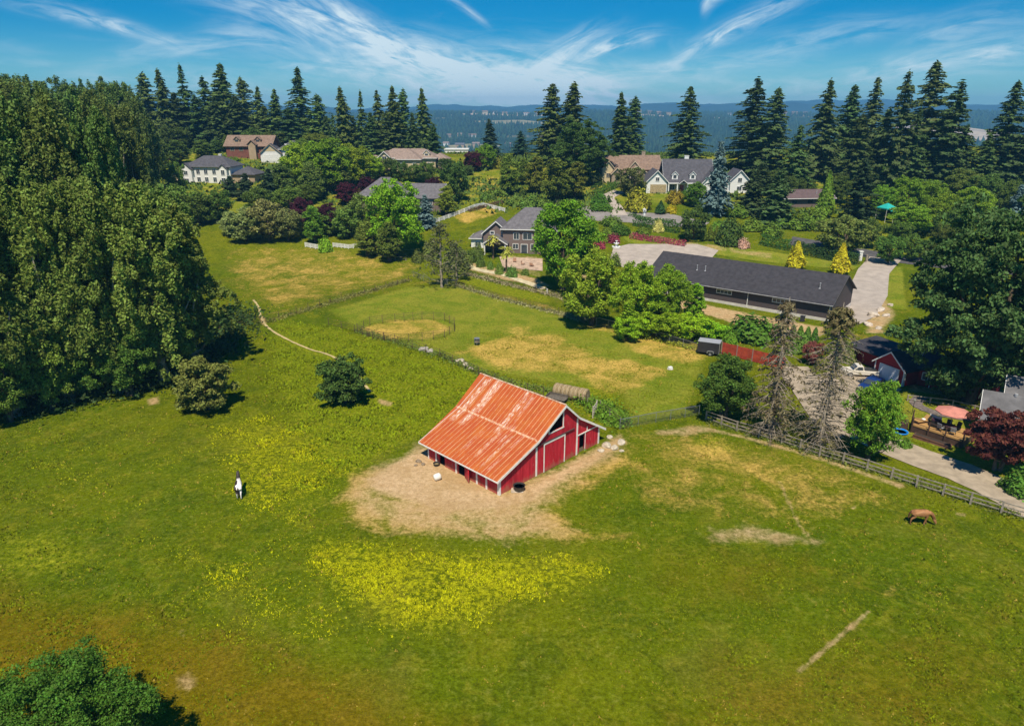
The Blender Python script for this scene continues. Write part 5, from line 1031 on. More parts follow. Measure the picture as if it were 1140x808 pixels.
for i, (px, py, lb) in enumerate([(893,358,'dark bin standing against the right end of the garage footing'),]):
    x, y = at(px, py); t = thing('wheeled_bin', lb, 'bin', (x, y, HZ(x, y)), R(-39)); g = MB(); g.prism([(-.28,.05),(.28,.05),(.34,1.0),(-.34,1.0)],'y',-.35,.35); g.build('body', mat('bin_plastic', (.04,.04,.05), .5), t, bevel=.03); g = MB(); g.box(-.38,.38,-.4,.4,1.0,1.07); g.build('lid', mat('bin_plastic', (.04,.04,.05)), t, bevel=.02)
    for s in (-1, 1): g = MB(); g.tube((s*.3,.36,.1),(s*.36,.36,.1),.12,n=12); g.build('wheel', mat('black_rubber', (.025,.025,.025)), t)
# ---------------------------------------------------------------- houses on the hillside
def house(name, px, pb, rz, label, lift=0, cat='house'):
    x, y = at(px, pb); return thing(name, label, cat, (x, y, HZ(x, y)+lift), R(rz))
GROOF = shingle('grey_shingles', (.14, .13, .14)); TROOF = shingle('tan_shingles', (.27, .20, .165)); BROWNR = shingle('brown_shingles', (.23, .155, .115)); SLATE = shingle('slate_shingles', (.085, .082, .095))
TAUPE = mat('taupe_siding', (.19, .14, .125), .8, .1, 1, .2, 5, stretch=(.2,.2,8)); CREAM = mat('cream_stucco', (.58, .47, .28), .85, .1, 1); TANS = mat('tan_stucco', (.42, .31, .20), .85, .12, 1); STONE = mat('tan_stonework', (.36, .28, .20), .9, .35, 3)
# grey two storey house with palms
h = house('grey_house', 560, 281, -7, 'taupe two storey house with grey roofs behind two small palms')
wallmesh(h, 0, 14, 0, 10, 5.8, TAUPE); hip_roof(h, 0, 14, 0, 10, 5.8, GROOF, .85, .6, WHITE); wallmesh(h, 9.4, 13.4, -.8, 2, 5.9, TAUPE, 'y', .85); gable_roof(h, 9.4, 13.4, -.8, 4, 5.9, GROOF, 'y', .85, .4, .16, WHITE); wallmesh(h, 3, 10, 10.02, 13, 5.2, TAUPE, 'x', .6); gable_roof(h, 3, 10, 9, 13, 5.2, GROOF, 'x', .6, .4, .16, WHITE)
wallmesh(h, -5.2, 1.4, 1.2, 9, 4.7, TAUPE, 'y', .85); gable_roof(h, -5.2, 1.4, 1.2, 9, 4.7, GROOF, 'y', .85, .5, .2, WHITE)
wallmesh(h, -8.6, -4.61, 2.4, 9, 2.9, WHITEW); hip_roof(h, -8.6, -4.4, 2.4, 9, 2.9, GROOF, .55, .5, WHITE)
pc = MB(); 
for (x, y) in ((-4.3, -2.6), (.9, -2.6)): pc.box(x-.15, x+.15, y-.15, y+.15, -.5, 2.7)
pc.build('porch_posts', WHITE, h); wallmesh(h, -4.5, 1.1, -2.6, -2.4, 2.7, TAUPE, 'y', .62, -2.5, name='porch_gable'); gable_roof(h, -4.5, 1.1, -2.6, 1.19, 2.7, GROOF, 'y', .62, .45, .16, WHITE)
for x, z, w_, hh_ in ((3.4,3.4,1.3,1.5),(6.2,3.4,2.2,1.5),): window(h, x, -.03, z, w_, hh_, nx=2)
for x, z, w_, hh_ in ((-2.9,4.4,.9,.6),(.1,3.9,.9,1.0)): window(h, x, 1.17, z, w_, hh_, nx=1, fr=.14)
window(h, 3.2, -.03, 1.0, 1.3, 1.2); door(h, 5.4, -.03, 0, 1.5, 2.1, m=GLASS); window(h, 8, -.03, .8, 1.8, 1.4); window(h, -6.8, 2.37, 1, 1.4, 1.1)
window(h, 13.03, 4, 3.3, 1.4, 1.3, 'r'); window(h, 13.03, 4, .8, 1.4, 1.3, 'r')
# white two storey house on the left
h = house('white_house', 212, 203, -6, 'white two storey house with a dark hipped roof on the left hillside', -.4)
wallmesh(h, -1, 15, 0, 9.5, 5.6, WHITEW); r = hip_roof(h, -1, 15, 0, 9.5, 5.6, SLATE, .62, .6, mat('slate_gutter', (.2,.2,.22), .6)); wallmesh(h, -2.4, 1.6, -1.2, 4, 5.0, WHITEW, 'y', .9); gable_roof(h, -2.4, 1.6, -1.2, 4, 5.0, SLATE, 'y', .9, .4, .16)
wallmesh(h, 15.01, 23, 1, 9, 3.0, TANS); hip_roof(h, 15.2, 23, 1, 9, 3.0, SLATE, .55, .6); wallmesh(h, 11.5, 14.2, -1.0, .5, 5.2, WHITEW, 'y', .9); gable_roof(h, 11.5, 14.2, -1.0, 1.5, 5.2, SLATE, 'y', .9, .35, .15)
for x in (3.4, 6.2, 9.2): window(h, x, -.03, 3.2, 1.2, 1.5); window(h, x, -.03, .6, 1.2, 1.5)
window(h, 12.85, -1.03, 3.0, 1.2, 1.6); window(h, 12.85, -1.03, .4, 1.4, 1.6); window(h, -.4, -1.23, 3.0, 1.2, 1.3); window(h, -.4, -1.23, .4, 1.4, 1.3); door(h, 19.5, .97, 0, 2.6, 2.2); chimney(r, 9, 6, 7, 9.4, WHITEW)
h = house('garden_shed', 195, 208, 20, 'small pale shed left of the white house', cat='shed'); wallmesh(h, 0, 2.4, 0, 2.4, 3.2, CREAM, 'y', .5); gable_roof(h, 0, 2.4, 0, 2.4, 3.2, SLATE, 'y', .5, .25, .1); door(h, 1.2, -.03, 0, .9, 2, m=TAUPE)
# brown roofed house
h = house('brown_roofed_house', 253, 176, -3, 'brown roofed house with two dark dormers among the left skyline firs', 1.8); wallmesh(h, 0, 18, 0, 9, 3, mat('red_brown_siding', (.20,.075,.055), .8, .15, 1), 'x', .75, 3); r = gable_roof(h, 0, 18, 0, 9, 3, BROWNR, 'x', .75, .7, .2, TANS)
for x in (4.2, 12.6): dormer(h, x, 1.0, 4.1, 2.2, 1.0, 3, TANS, BROWNR, mat('dark_trim', (.10,.09,.09)), True, .9)
wallmesh(h, 9.6, 12.4, -1.5, 2, 3.2, TANS, 'y', .9, 3); gable_roof(h, 9.4, 12.6, -1.5, 4, 3.4, BROWNR, 'y', .9, .4, .15)
for x in (2.5, 6, 15): window(h, x, -.03, .9, 1.5, 1.3, frame=TANS)
# grey roofed house with white garage
h = house('grey_roofed_house', 291, 181, 9, 'grey roofed house with a white double garage beside the lime trees', .4); wallmesh(h, 0, 7.4, 0, 8, 3.2, WHITEW, 'y', .85, 2); gable_roof(h, 0, 7.4, 0, 8, 3.2, SLATE, 'y', .85, .5, .18, TANS); door(h, 3.7, -.03, 0, 4.6, 2.3, panels=4); g = MB(); g.prism([(1.4,3.7),(6.0,3.7),(3.7,5.7)],'y',-.06,-.01); g.build('gable_panel', CREAM, h)
wallmesh(h, 7.41, 17, 2, 11, 4.2, WHITEW); r = hip_roof(h, 6.6, 17, 2, 11, 4.2, SLATE, .6, .6, WHITE); window(h, 10, 1.97, 1, 1.4, 1.4); window(h, 14, 1.97, 1, 1.4, 1.4); chimney(r, 9.3, 3.2, 3, 6.2, WHITEW, .4)
# big tan house
h = house('tan_house', 421, 189, -4, 'large tan house with many light brown hips before the middle skyline firs', -.4); wallmesh(h, 0, 22, 0, 10, 4.6, CREAM); hip_roof(h, 0, 22, 0, 10, 4.6, TROOF, .55, .7, WHITE)
wallmesh(h, 8, 17, -5, .01, 4.4, CREAM); hip_roof(h, 8, 17, -5, 6, 4.4, TROOF, .6, .7, WHITE); wallmesh(h, 1, 5, -1.5, 1, 5.2, CREAM, 'y', .9); gable_roof(h, 1, 5, -1.5, 4, 5.2, TROOF, 'y', .9, .5, .18, WHITE); wallmesh(h, -6, .01, 3, 9, 3.4, CREAM); hip_roof(h, -6, 1, 3, 9, 3.4, TROOF, .5, .6)
wallmesh(h, 22.01, 26, 2, 9, 3.4, STONE); hip_roof(h, 20, 26, 2, 9.4, 4.0, TROOF, .6, .6); dormer(h, 18.6, .6, 5.4, 2.4, 1.0, 3, CREAM, TROOF)
window(h, 3, -1.53, 4.0, 1.6, 1.3); window(h, 3, -1.53, .6, 1.8, 1.5); window(h, 10, -5.03, 1.5, 1.2, 1.6); window(h, 15, -5.03, 1.5, 1.2, 1.6); window(h, 19.8, -.03, 1.2, 1.8, 1.8); window(h, 6.5, -.03, 1.2, 1.2, 1.6)
# grey hipped roofs behind the bright tree
h = house('grey_bungalow', 404, 236, -8, 'low house with grey hipped roofs half hidden by the large bright tree'); h.location.z += 1.2; wallmesh(h, -1, 13, 0, 11, 3.4, TAUPE); hip_roof(h, -1, 13, 0, 11, 3.4, GROOF, .8, .7, WHITE); wallmesh(h, 13.01, 23.5, 3, 12, 3.1, TAUPE, 'x', .75); gable_roof(h, 12, 23.5, 3, 12, 3.1, GROOF, 'x', .75, .6, .18, WHITE); window(h, 3, -.03, .9, 1.5, 1.3); window(h, 8, -.03, .9, 1.5, 1.3); window(h, 20, 2.97, .9, 1.2, 1.2)
# tan gabled house
h = house('gabled_house', 668, 203, 3, 'brown roofed stone house with steep cream gables right of the round tree', .2)
wallmesh(h, 0, 21, 0, 10, 4.3, STONE, 'x', .8); r = gable_roof(h, 0, 21, 0, 10, 4.3, BROWNR, 'x', .8, .6, .2, TANS)
for (x0, x1, y0, hh_, pt) in ((.4,4.4,-1.6,4.6,1.15),(3.4,7.0,-3.2,3.0,1.0),(10,13.2,-1.0,5.0,1.1),(7.0,16,-4.5,2.9,.55)):
    wallmesh(h, x0, x1, y0, 1.5, hh_, STONE if pt < 1.1 else CREAM, 'y', pt); gable_roof(h, x0, x1, y0, 4, hh_, BROWNR, 'y', pt, .45, .18, mat('cream_trim', (.66,.55,.38), .7)); window(h, (x0+x1)/2, y0-.03, hh_*.35, min(1.4, (x1-x0)*.3), 1.3, frame=mat('cream_trim', (.66,.55,.38)), nx=2, ny=2)
chimney(r, 16, 6, 6.5, 9.6, STONE, .6); window(h, 18.6, -.03, 1, 1.6, 1.5); door(h, 8.6, -4.53, 0, 1.6, 2.2, m=TAUPE)
# white dormered house
h = house('white_dormered_house', 722, 214, -2, 'white house with dark roof, two small dormers and a pillared porch', 0)
wallmesh(h, -1, 5.6, -1.5, 8, 3.6, WHITEW, 'y', 1.0); gable_roof(h, -1, 5.6, -1.5, 9, 3.6, SLATE, 'y', 1.0, .5, .2, WHITE); window(h, 2.4, -1.53, 3.7, 1.1, 1.1); g = MB(); g.box(.2,5.4,-1.6,-1.51,0,2.6); g.build('stone_face', mat('tan_stone_base', (.40,.31,.17), .9, .3, 3), h)
wallmesh(h, 5.61, 21, 1.2, 12.5, 3.6, CREAM, 'x', 1.0); r = gable_roof(h, 5.2, 21, .2, 13.5, 3.1, SLATE, 'x', 1.02, .4, .2, WHITE)
for x in (8.4, 14.2): dormer(h, x, .9, 4.1, 1.9, 1.5, 3.6, WHITEW, SLATE, WHITE, True, 1.0)
g = MB()
for x in (6.3, 9.2, 12.4, 15.6): g.box(x-.2, x+.2, -.6, -.2, -.3, 2.75)
g.build('porch_pillars', WHITE, h); g = MB(); g.box(5.8, 16.2, -.75, .3, 2.75, 3.0); g.build('porch_beam', WHITE, h); gable_roof(h, 9.6, 12.2, -1.4, 1.5, 2.9, SLATE, 'y', .8, .25, .12, WHITE); door(h, 10.9, 1.17, 0, 1.4, 2.2, m=mat('red_door', (.35,.06,.04), .5)); window(h, 7.8, 1.17, .8, 1.6, 1.4, ny=2); window(h, 14, 1.17, .8, 1.6, 1.4, ny=2)
wallmesh(h, 17, 25.5, -2.0, 3, 3.4, WHITEW, 'y', 1.05); gable_roof(h, 17, 25.5, -2.0, 9, 3.4, SLATE, 'y', 1.05, .5, .2, WHITE); window(h, 21, -2.03, 3.6, 1.2, 1.3); window(h, 21, -2.03, .7, 2.2, 1.4, nx=3)
wallmesh(h, 25.51, 32.5, -1.2, 7, 3.6, WHITEW, 'y', 1.0); gable_roof(h, 25.6, 32.5, -1.2, 8, 3.6, SLATE, 'y', 1.0, .45, .18, WHITE); window(h, 29, -1.23, 3.4, 1.2, 1.3, nx=2); window(h, 29, -1.23, .8, 1.4, 1.2); chimney(r, 13, 7.5, 8, 11, WHITEW, .7)
# low brown roofed house
h = house('low_brown_house', 873, 232, 6, 'low house with a long brown roof between the right firs', .6); wallmesh(h, 0, 15, 0, 8, 2.6, TAUPE, 'x', .45); r = gable_roof(h, 0, 15, 0, 8, 2.6, mat('brown_metal_roof', (.125,.085,.085), .7, .15, 1), 'x', .45, .8, .16, WHITE); g = MB(); g.box(-.9, 15.9, -.95, -.82, 2.2, 2.36); g.build('gutter', WHITE, r)
for x in (3, 8, 12): window(h, x, -.03, .9, 1.6, 1.1, frame=TAUPE)
g = MB(); g.tube((10.5, 1.5, 3.3), (10.5, 1.5, 4.5), .09); g.build('vent_pipe', mat('pale_metal_pipe', (.5,.5,.52)), r)
# pale flat roofed building beyond the crest
x, y = -30*1.0, 330.; x = (508-570)/FPX*depth(0, 335, 17)
t = thing('flat_roofed_building', 'long white flat roofed building just beyond the crest', 'building', (x, 335, HZ(x, 335)-1.6), 0); t.scale = (.62, 1, 1); g = MB(); g.box(-9, 9, 0, 8, -2, 3.2); g.build('wall', WHITEW, t); g = MB(); g.box(-9.3, 9.3, -.3, 8.3, 3.2, 3.6); g.build('roof', mat('pale_roof', (.7,.7,.68), .7), t)
for x in (-6, -2, 2, 6): window(t, x, -.03, 1, 2, 1.2)
# ---------------------------------------------------------------- red garage, outbuilding and cottage on the right
RW = mat('red_siding', (.36, .022, .028), .8, .15, 1, .2, 6, stretch=(.3,.3,7)); SHROOF = shingle('dark_grey_shingles', (.045, .043, .052))
pa = Vector(at(972, 417.5)); pb_ = Vector(at(1004, 430.5)); ang = math.atan2((pb_-pa).y, (pb_-pa).x); Wd = (pb_-pa).length
h = thing('red_garage', 'red garage with a white up and over door and white edged gable', 'garage', (pa.x, pa.y, HZ(*pa)), ang)
wallmesh(h, 0, Wd, 0, 7.5, 2.3, RW, 'y', .80, .3); gable_roof(h, 0, Wd, 0, 7.5, 2.3, SHROOF, 'y', .80, .35, .14, WHITE, ohr=.3); door(h, Wd/2, -.03, 0, min(2.9, Wd*.68), 2.05, panels=4, m=mat('pale_blue_white_door', (.62,.66,.72), .6, .05)); 
for a_ in ((-.02,.12,-.07,-.003,0,2.25),(Wd-.12,Wd+.02,-.07,-.003,0,2.25),(Wd+.004, Wd+.06, .02, .3, 0, 2.3)): g = MB(); g.box(*a_); g.build('corner_board', WHITE, h)
wallmesh(h, -6.5, -.01, 2.5, 7.5, 2.1, RW, None); g = MB(); g.prism([(1.6,2.15),(7.9,2.7),(7.9,2.85),(1.6,2.3)],'x',-7,-.3); g.build('carport_roof', SHROOF, h); 
pa = Vector(at(1020, 428)); pb_ = Vector(at(1102, 448)); ang = math.atan2((pb_-pa).y, (pb_-pa).x); Wd = (pb_-pa).length
h = thing('red_outbuilding', 'long low red outbuilding in the shade under the huge dark tree', 'outbuilding', (pa.x, pa.y, HZ(*pa)), ang)
wallmesh(h, 0, Wd, 0, 5, 2.5, RW, 'x', .6, .3); gable_roof(h, 0, Wd, 0, 5, 2.5, SHROOF, 'x', .6, .4, .14, WHITE)
for x in (1.2, Wd*.42): window(h, x, -.03, 1.0, 1.3, .9)
for x in (Wd*.25, Wd*.66, Wd*.86): door(h, x, -.03, 0, 1.1, 2.0, m=RW)
x, y = at(1112, 474); CW = mat('cottage_white', (.66,.62,.55), .8, .1, 1.5, stretch=(.2,.2,6))
h = thing('cottage', 'white cottage with weathered grey roof cut by the right edge', 'cottage', (*at(1090, 486), 0), R(-33))
h.location.z = HZ(*at(1090, 486))
CROOF = mat('weathered_grey_roof', (.135, .13, .135), .85, .22, .8, .2, 5)
wallmesh(h, 0, 4.6, 0, 6.4, 2.5, CW, 'x', .62, .3); r = gable_roof(h, 0, 4.6, 0, 6.4, 2.5, CROOF, 'x', .62, .5, .14, WHITE)
wallmesh(h, 2.2, 12, 4.2, 11.4, 3.1, CW, 'x', .62, .3); gable_roof(h, 2.2, 12, 4.2, 11.4, 3.1, CROOF, 'x', .62, .5, .14, WHITE)
window(h, 2.2, -.03, 1.0, 1.3, 1.1); window(h, 4.63, 3.2, 1.0, 1.3, 1.1, 'r'); window(h, 7.5, 4.17, 1.2, 1.3, 1.1); door(h, 9.8, 4.17, 0, 1.0, 2.0)
g = MB(); g.lathe([(.0,0),(.16,0),(.18,.35),(0,.36)], 12, (2.6, 3.0, 4.5)); g.build('roof_vent', mat('pale_metal_pipe', (.5,.5,.52)), r)
# deck
DECKT = mat('amber_deck_boards', (.42, .24, .085), .8, .2, 1.5, .2, 6, stretch=(.4, 8, 1)); DKW = mat('dark_brown_timber', (.085, .048, .035), .85, .25, 2)
d0 = Vector(at(1014, 481)); d1 = Vector(at(1070, 499)); dang = math.atan2((d1-d0).y, (d1-d0).x); DL = (d1-d0).length
deck = thing('deck', 'raised timber deck with dark skirt beside the red japanese maple', 'deck', (d0.x, d0.y, HZ(*d0)), dang); DZ = .95
g = MB(); g.prism([(0,0),(DL,0),(DL,3.6),(1.6,3.6),(-.9,2.2)], 'z', DZ-.1, DZ); g.build('floor', DECKT, deck)
g = MB(); g.prism([(.05,.05),(DL,.05),(DL,3.5),(1.6,3.5),(-.8,2.15)], 'z', -.1, DZ-.105); g.build('skirt', DKW, deck)
rl = [(-.9,2.2),(0,0),(DL*.33,0),(DL*.66,0),(DL,0)]
for (x, y) in rl: g = MB(); g.box(x-.06, x+.06, y-.08, y+.04, -.1, DZ+.95); g.build('post', DKW, deck)
g = MB()
for (a, b) in zip(rl[:-1], rl[1:]):
    for z in (DZ+.9, DZ+.3): g.tube((a[0], a[1]-.02, z), (b[0], b[1]-.02, z), .035, n=4)
g.build('railing', DKW, deck)
g = MB()
for k in range(4): g.T = Matrix.Translation((-.5,1.1,0)) @ Matrix.Rotation(R(22),4,'Z'); g.box(-.35-.32*(k+1), -.35-.32*k, -.7, .7, 0, DZ-.2*(k+1)+.01)
g.build('steps', DKW, deck)
g = MB(); g.T = Matrix.Translation((-.5,1.1,0)) @ Matrix.Rotation(R(22),4,'Z')
for s in (-.75,.75): g.tube((-.3,s,DZ+.85),(-1.7,s,.85),.03,n=4).tube((-1.7,s,0),(-1.7,s,.85),.035,n=4)
g.build('stair_rail', DKW, deck)
def dp(x, y): return d0.x+x*math.cos(dang)-y*math.sin(dang), d0.y+x*math.sin(dang)+y*math.cos(dang)
dz0 = HZ(*d0)
x, y = dp(DL*.5, -.95); t = thing('planter_box', 'long low brown timber planter along the front of the deck', 'planter', (x, y, dz0), dang); g = MB(); g.box(-DL*.36, DL*.36, -.4, .4, -.1, .42).box(-DL*.36-.04, DL*.36+.04, -.45, -.401, .36, .46); g.build('box', mat('red_brown_timber', (.22,.10,.065), .85, .25, 2), t); g = MB(); g.box(-DL*.35, DL*.35, -.35, .35, .421, .44); g.build('soil', mat('soil', (.05,.035,.025), .95), t)
# parasol
x, y = dp(DL*.58, 2.2); t = thing('parasol', 'faded red octagonal parasol standing open over the deck table', 'parasol', (x, y, dz0+DZ))
g = MB(); n = 8; vs = [(0,0,2.75)]+[(1.85*math.cos(2*math.pi*(i+.5)/n), 1.85*math.sin(2*math.pi*(i+.5)/n), 2.15) for i in range(n)]+[(0,0,2.70)]+[(1.84*math.cos(2*math.pi*(i+.5)/n), 1.84*math.sin(2*math.pi*(i+.5)/n), 2.06) for i in range(n)]
g.add(vs, [(0,1+i,1+(i+1)%n) for i in range(n)]+[(n+1,n+2+(i+1)%n,n+2+i) for i in range(n)]+[(1+i,n+2+i,n+2+(i+1)%n,1+(i+1)%n) for i in range(n)]); g.build('canopy', mat('faded_red_cloth', (.56,.22,.17), .85, .14, 1.5), t)
g = MB(); g.tube((0,0,0),(0,0,2.8),.035,.025); g.build('pole', mat('bleached_timber', (.5,.44,.36)), t); g = MB(); g.lathe([(.3,0),(.3,.06),(.06,.14),(.05,.2),(0,.2)], 14); g.build('base', mat('black_metal', (.02,.02,.02)), t); g = MB()
for i in range(8): a_ = 2*math.pi*(i+.5)/8; g.tube((0,0,2.66),(1.8*math.cos(a_),1.8*math.sin(a_),2.08),.012,n=4)
g.build('ribs', mat('bleached_timber', (.5,.44,.36)), t)
t = thing('patio_table', 'dark round table under the faded red parasol', 'table', (*dp(DL*.62, 1.5), dz0+DZ)); g = MB(); g.lathe([(0,.68),(.62,.68),(.65,.70),(.62,.73),(0,.73)], 18); g.build('table_top', mat('dark_table', (.06,.03,.035), .4), t)
for i in range(4): g = MB(); a_ = i*math.pi/2+.4; g.tube((.15*math.cos(a_),.15*math.sin(a_),.69),(.42*math.cos(a_),.42*math.sin(a_),0),.02,n=6); g.build('leg', mat('black_metal', (.02,.02,.02)), t)
def chair(px, py, rz, m, label, grp):
    t = thing('patio_chair', label, 'chair', (*dp(px, py), dz0+DZ), dang+rz, grp); g = MB(); g.box(-.26,.26,-.25,.25,.40,.45); g.build('seat', m, t, bevel=.02); g = MB(); g.prism([(.20,.45),(.26,.45),(.38,.98),(.32,.98)],'x',-.26,.26); g.build('backrest', m, t)
    for sx_ in (-.23,.23):
        for sy_ in (-.2,.22): g = MB(); g.tube((sx_,sy_,.42),(sx_*1.1,sy_*1.15,0),.017,n=6); g.build('leg', mat('black_metal', (.02,.02,.02)), t)
        g = MB(); g.box(sx_-.025,sx_+.025,-.24,.28,.62,.65); g.tube((sx_,-.2,.42),(sx_,-.2,.62),.015,n=5); g.build('armrest', m, t)
GC = mat('grey_chair_fabric', (.30,.31,.33), .7, .2, 4); KC = mat('dark_chair_fabric', (.03,.03,.035), .7, .2, 4)
chair(DL*.50, .75, 2.9, GC, 'grey patio chair nearest the deck railing, left of the other grey one', 'patio chairs'); chair(DL*.74, .85, -2.9, GC, 'grey patio chair beside the red maple on the deck', 'patio chairs'); chair(DL*.55, 2.3, .3, KC, 'dark patio chair behind the table, left one', 'patio chairs'); chair(DL*.70, 2.45, -.4, KC, 'dark patio chair behind the table, right one', 'patio chairs')
t = thing('grill', 'black barbecue grill in the middle of the deck', 'barbecue', (*dp(DL*.36, 1.35), dz0+DZ), dang); g = MB(); g.box(-.5,.5,-.28,.28,.1,.8); g.build('cabinet', mat('black_metal', (.02,.02,.02)), t, bevel=.02); g = MB(); g.T = Matrix.Translation((0,0,.8)) @ Matrix.Rotation(R(90),4,'Y'); g.lathe([(0,-.48),(.28,-.48),(.28,.48),(0,.48)], 16); g.build('hood', mat('hood_purple_black', (.05,.02,.03), .35), t); g = MB(); g.box(.5,.85,-.22,.22,.74,.78); g.build('side_shelf', mat('black_metal', (.02,.02,.02)), t)
t = thing('garden_bench', 'white slatted bench at the back left of the deck', 'bench', (*dp(DL*.24, 2.5), dz0+DZ), dang)
for k in range(4): g = MB(); g.box(-.65,.65,-.2+.11*k,-.11+.11*k,.42,.45); g.build('slat', WHITE, t)
g = MB(); g.box(-.65,.65,.26,.3,.5,.85); g.build('backrest', WHITE, t)
for s in (-.58,.58): g = MB(); g.box(s-.03,s+.03,-.2,.26,0,.42); g.build('leg', WHITE, t)
t = thing('lounger', 'amber wooden lounger with a white cushion at the left deck corner', 'lounger', (*dp(DL*.07, 1.5), dz0+DZ), dang+1.2); g = MB(); g.box(-.9,.5,-.38,.38,.28,.34); g.build('frame', DECKT, t); g = MB(); g.prism([(.5,.3),(.56,.26),(1.05,.78),(.99,.82)],'y',-.38,.38); g.build('backrest', DECKT, t); g = MB(); g.lathe([(0,0),(.2,0),(.22,.08),(.14,.14),(0,.15)], 12, (.2,0,.345)); g.build('cushion', WHITE, t)
for sx_ in (-.8,.45):
    for sy_ in (-.33,.33): g = MB(); g.box(sx_-.03,sx_+.03,sy_-.03,sy_+.03,0,.28); g.build('leg', DKW, t)
x, y = at(1002, 481.5); t = thing('paddling_pool', 'small round bright blue paddling pool on the lawn left of the deck', 'pool', (x, y, HZ(x, y))); g = MB(); g.lathe([(.70,0),(.82,.06),(.86,.2),(.80,.26),(.72,.22),(.66,.08),(0,.06)], 26); g.build('shell', mat('blue_plastic', (.01,.20,.62), .45, .06), t, smooth=True); g = MB(); g.lathe([(0,.12),(.67,.12)], 24); g.build('water', mat('pool_water', (.03,.30,.65), .08, .05, spec=.6), t)
x, y = at(1015, 461); t = thing('garden_lamp', 'slim dark post lamp beside the paved walk', 'lamp', (x, y, HZ(x, y))); g = MB(); g.tube((0,0,-.1),(0,0,1.7),.04,.03); g.build('post', mat('black_metal', (.02,.02,.02)), t); g = MB(); g.lathe([(.05,1.7),(.12,1.75),(.14,1.95),(.02,2.05),(0,2.05)], 8); g.build('lantern', mat('lantern', (.25,.25,.22), .4), t)
# vehicles
TYRE = mat('black_rubber', (.025,.025,.025)); RIM = mat('wheel_rim', (.45,.45,.47), .35, .05, metal=.6)
def vehicle(name, label, cat, px, py, rz, col, pickup=True, L=5.0):
    x, y = at(px, py); t = thing(name, label, cat, (x, y, HZ(x, y)), rz); m = mat('paint_'+name, col, .3, .04, 1, spec=.5)
    side = [(-L/2,.42),(-L/2,.95),(-L*.1 if pickup else -L*.42,1.0),(L*.22,1.02),(L*.46,.92),(L/2,.72),(L/2,.4)]
    g = MB(); g.prism([(p[0],p[1]) for p in side], 'y', -.9, .9); b = g.build('body', m, t, bevel=.06)
    c0, c1 = (-L*.08, L*.24) if pickup else (-L*.36, L*.24)
    g = MB(); g.prism([(c0,1.0),(c0+.18,1.62),(c1-.55,1.62),(c1,1.0)], 'y', -.8, .8); g.build('cabin', m, t, bevel=.05)
    g = MB(); 
    for s in (-1, 1): g.prism([(c0+.22,1.08),(c0+.32,1.52),(c1-.62,1.52),(c1-.22,1.08)], 'y', s*.805-.008, s*.805+.008)
    g.build('side_windows', GLASS, t); g = MB(); g.add([(c1+.02,-.7,1.06),(c1+.02,.7,1.06),(c1-.50,.66,1.58),(c1-.50,-.66,1.58)],[(0,1,2,3)]); g.build('windscreen', GLASS, t)
    if pickup: g = MB(); g.box(-L/2+.12, c0-.1, -.72, .72, .955, 1.012); g.build('cargo_bed', mat('bed_liner', (.04,.04,.04), .8), t)
    for sx_ in (-L*.31, L*.31):
        for s in (-1, 1): g = MB(); g.tube((sx_,s*.70,.36),(sx_,s*.93,.36),.36,n=20); w_ = g.build('wheel', TYRE, t); g = MB(); g.tube((sx_,s*.931,.36),(sx_,s*.945,.36),.2,n=14); g.build('rim', RIM, w_)
    for s in (-1, 1): g = MB(); g.box(L/2-.02,L/2+.03,s*.68-.15,s*.68+.15,.62,.78); g.build('headlight', mat('headlight', (.7,.7,.65), .2), t); g = MB(); g.box(-L/2-.03,-L/2+.02,s*.72-.1,s*.72+.1,.65,.9); g.build('tail_light', mat('tail_light', (.4,.02,.02), .3), t)
vehicle('pickup_truck', 'old white pickup parked left of the red garage', 'truck', 956, 418, R(172), (.70,.64,.54), True, 4.6)
vehicle('parked_car', 'dark blue car parked in front of the red garage', 'car', 970, 434, R(215), (.012,.035,.16), False, 4.2)
# cargo trailer
x, y = at(790, 394); t = thing('cargo_trailer', 'black enclosed cargo trailer with a pale roof beside the red slat fence', 'trailer', (x, y, HZ(x, y)), R(-24))
TP = mat('black_trailer_panel', (.035,.032,.035), .5, .15, 1); g = MB(); g.box(-1.75,1.45,-.95,.95,.42,2.1); g.build('body', TP, t, bevel=.04); g = MB(); g.box(-1.8,1.5,-1.0,1.0,2.105,2.17); g.build('roof', mat('grey_trailer_roof', (.33,.34,.37), .55, .08), t)
g = MB(); g.box(1.42,1.49,-.98,-.90,.42,2.1).box(1.42,1.49,.90,.98,.42,2.1); g.build('corner_trim', RIM, t); g = MB(); g.box(1.452,1.47,-.8,.8,.5,2.0); g.build('door', TP, t); g = MB(); g.box(1.45,2.5,-.05,.05,.36,.44); g.tube((2.4,0,0),(2.4,0,.5),.03); g.build('drawbar', mat('black_metal', (.02,.02,.02)), t)
for s in (-1,1): g = MB(); g.tube((.2,s*.97,.33),(.2,s*1.13,.33),.33,n=18); w_ = g.build('wheel', TYRE, t); g = MB(); g.tube((.2,s*1.131,.33),(.2,s*1.14,.33),.19,n=12); g.build('rim', RIM, w_); g = MB(); g.prism([(-.3,.42),(-.3,.72),(-.1,.82),(.5,.82),(.7,.72),(.7,.42),(.6,.42),(.6,.7),(.45,.74),(-.05,.74),(-.2,.7),(-.2,.42)],'y',s*1.06-.1,s*1.06+.1); g.build('mudguard', RIM, t)
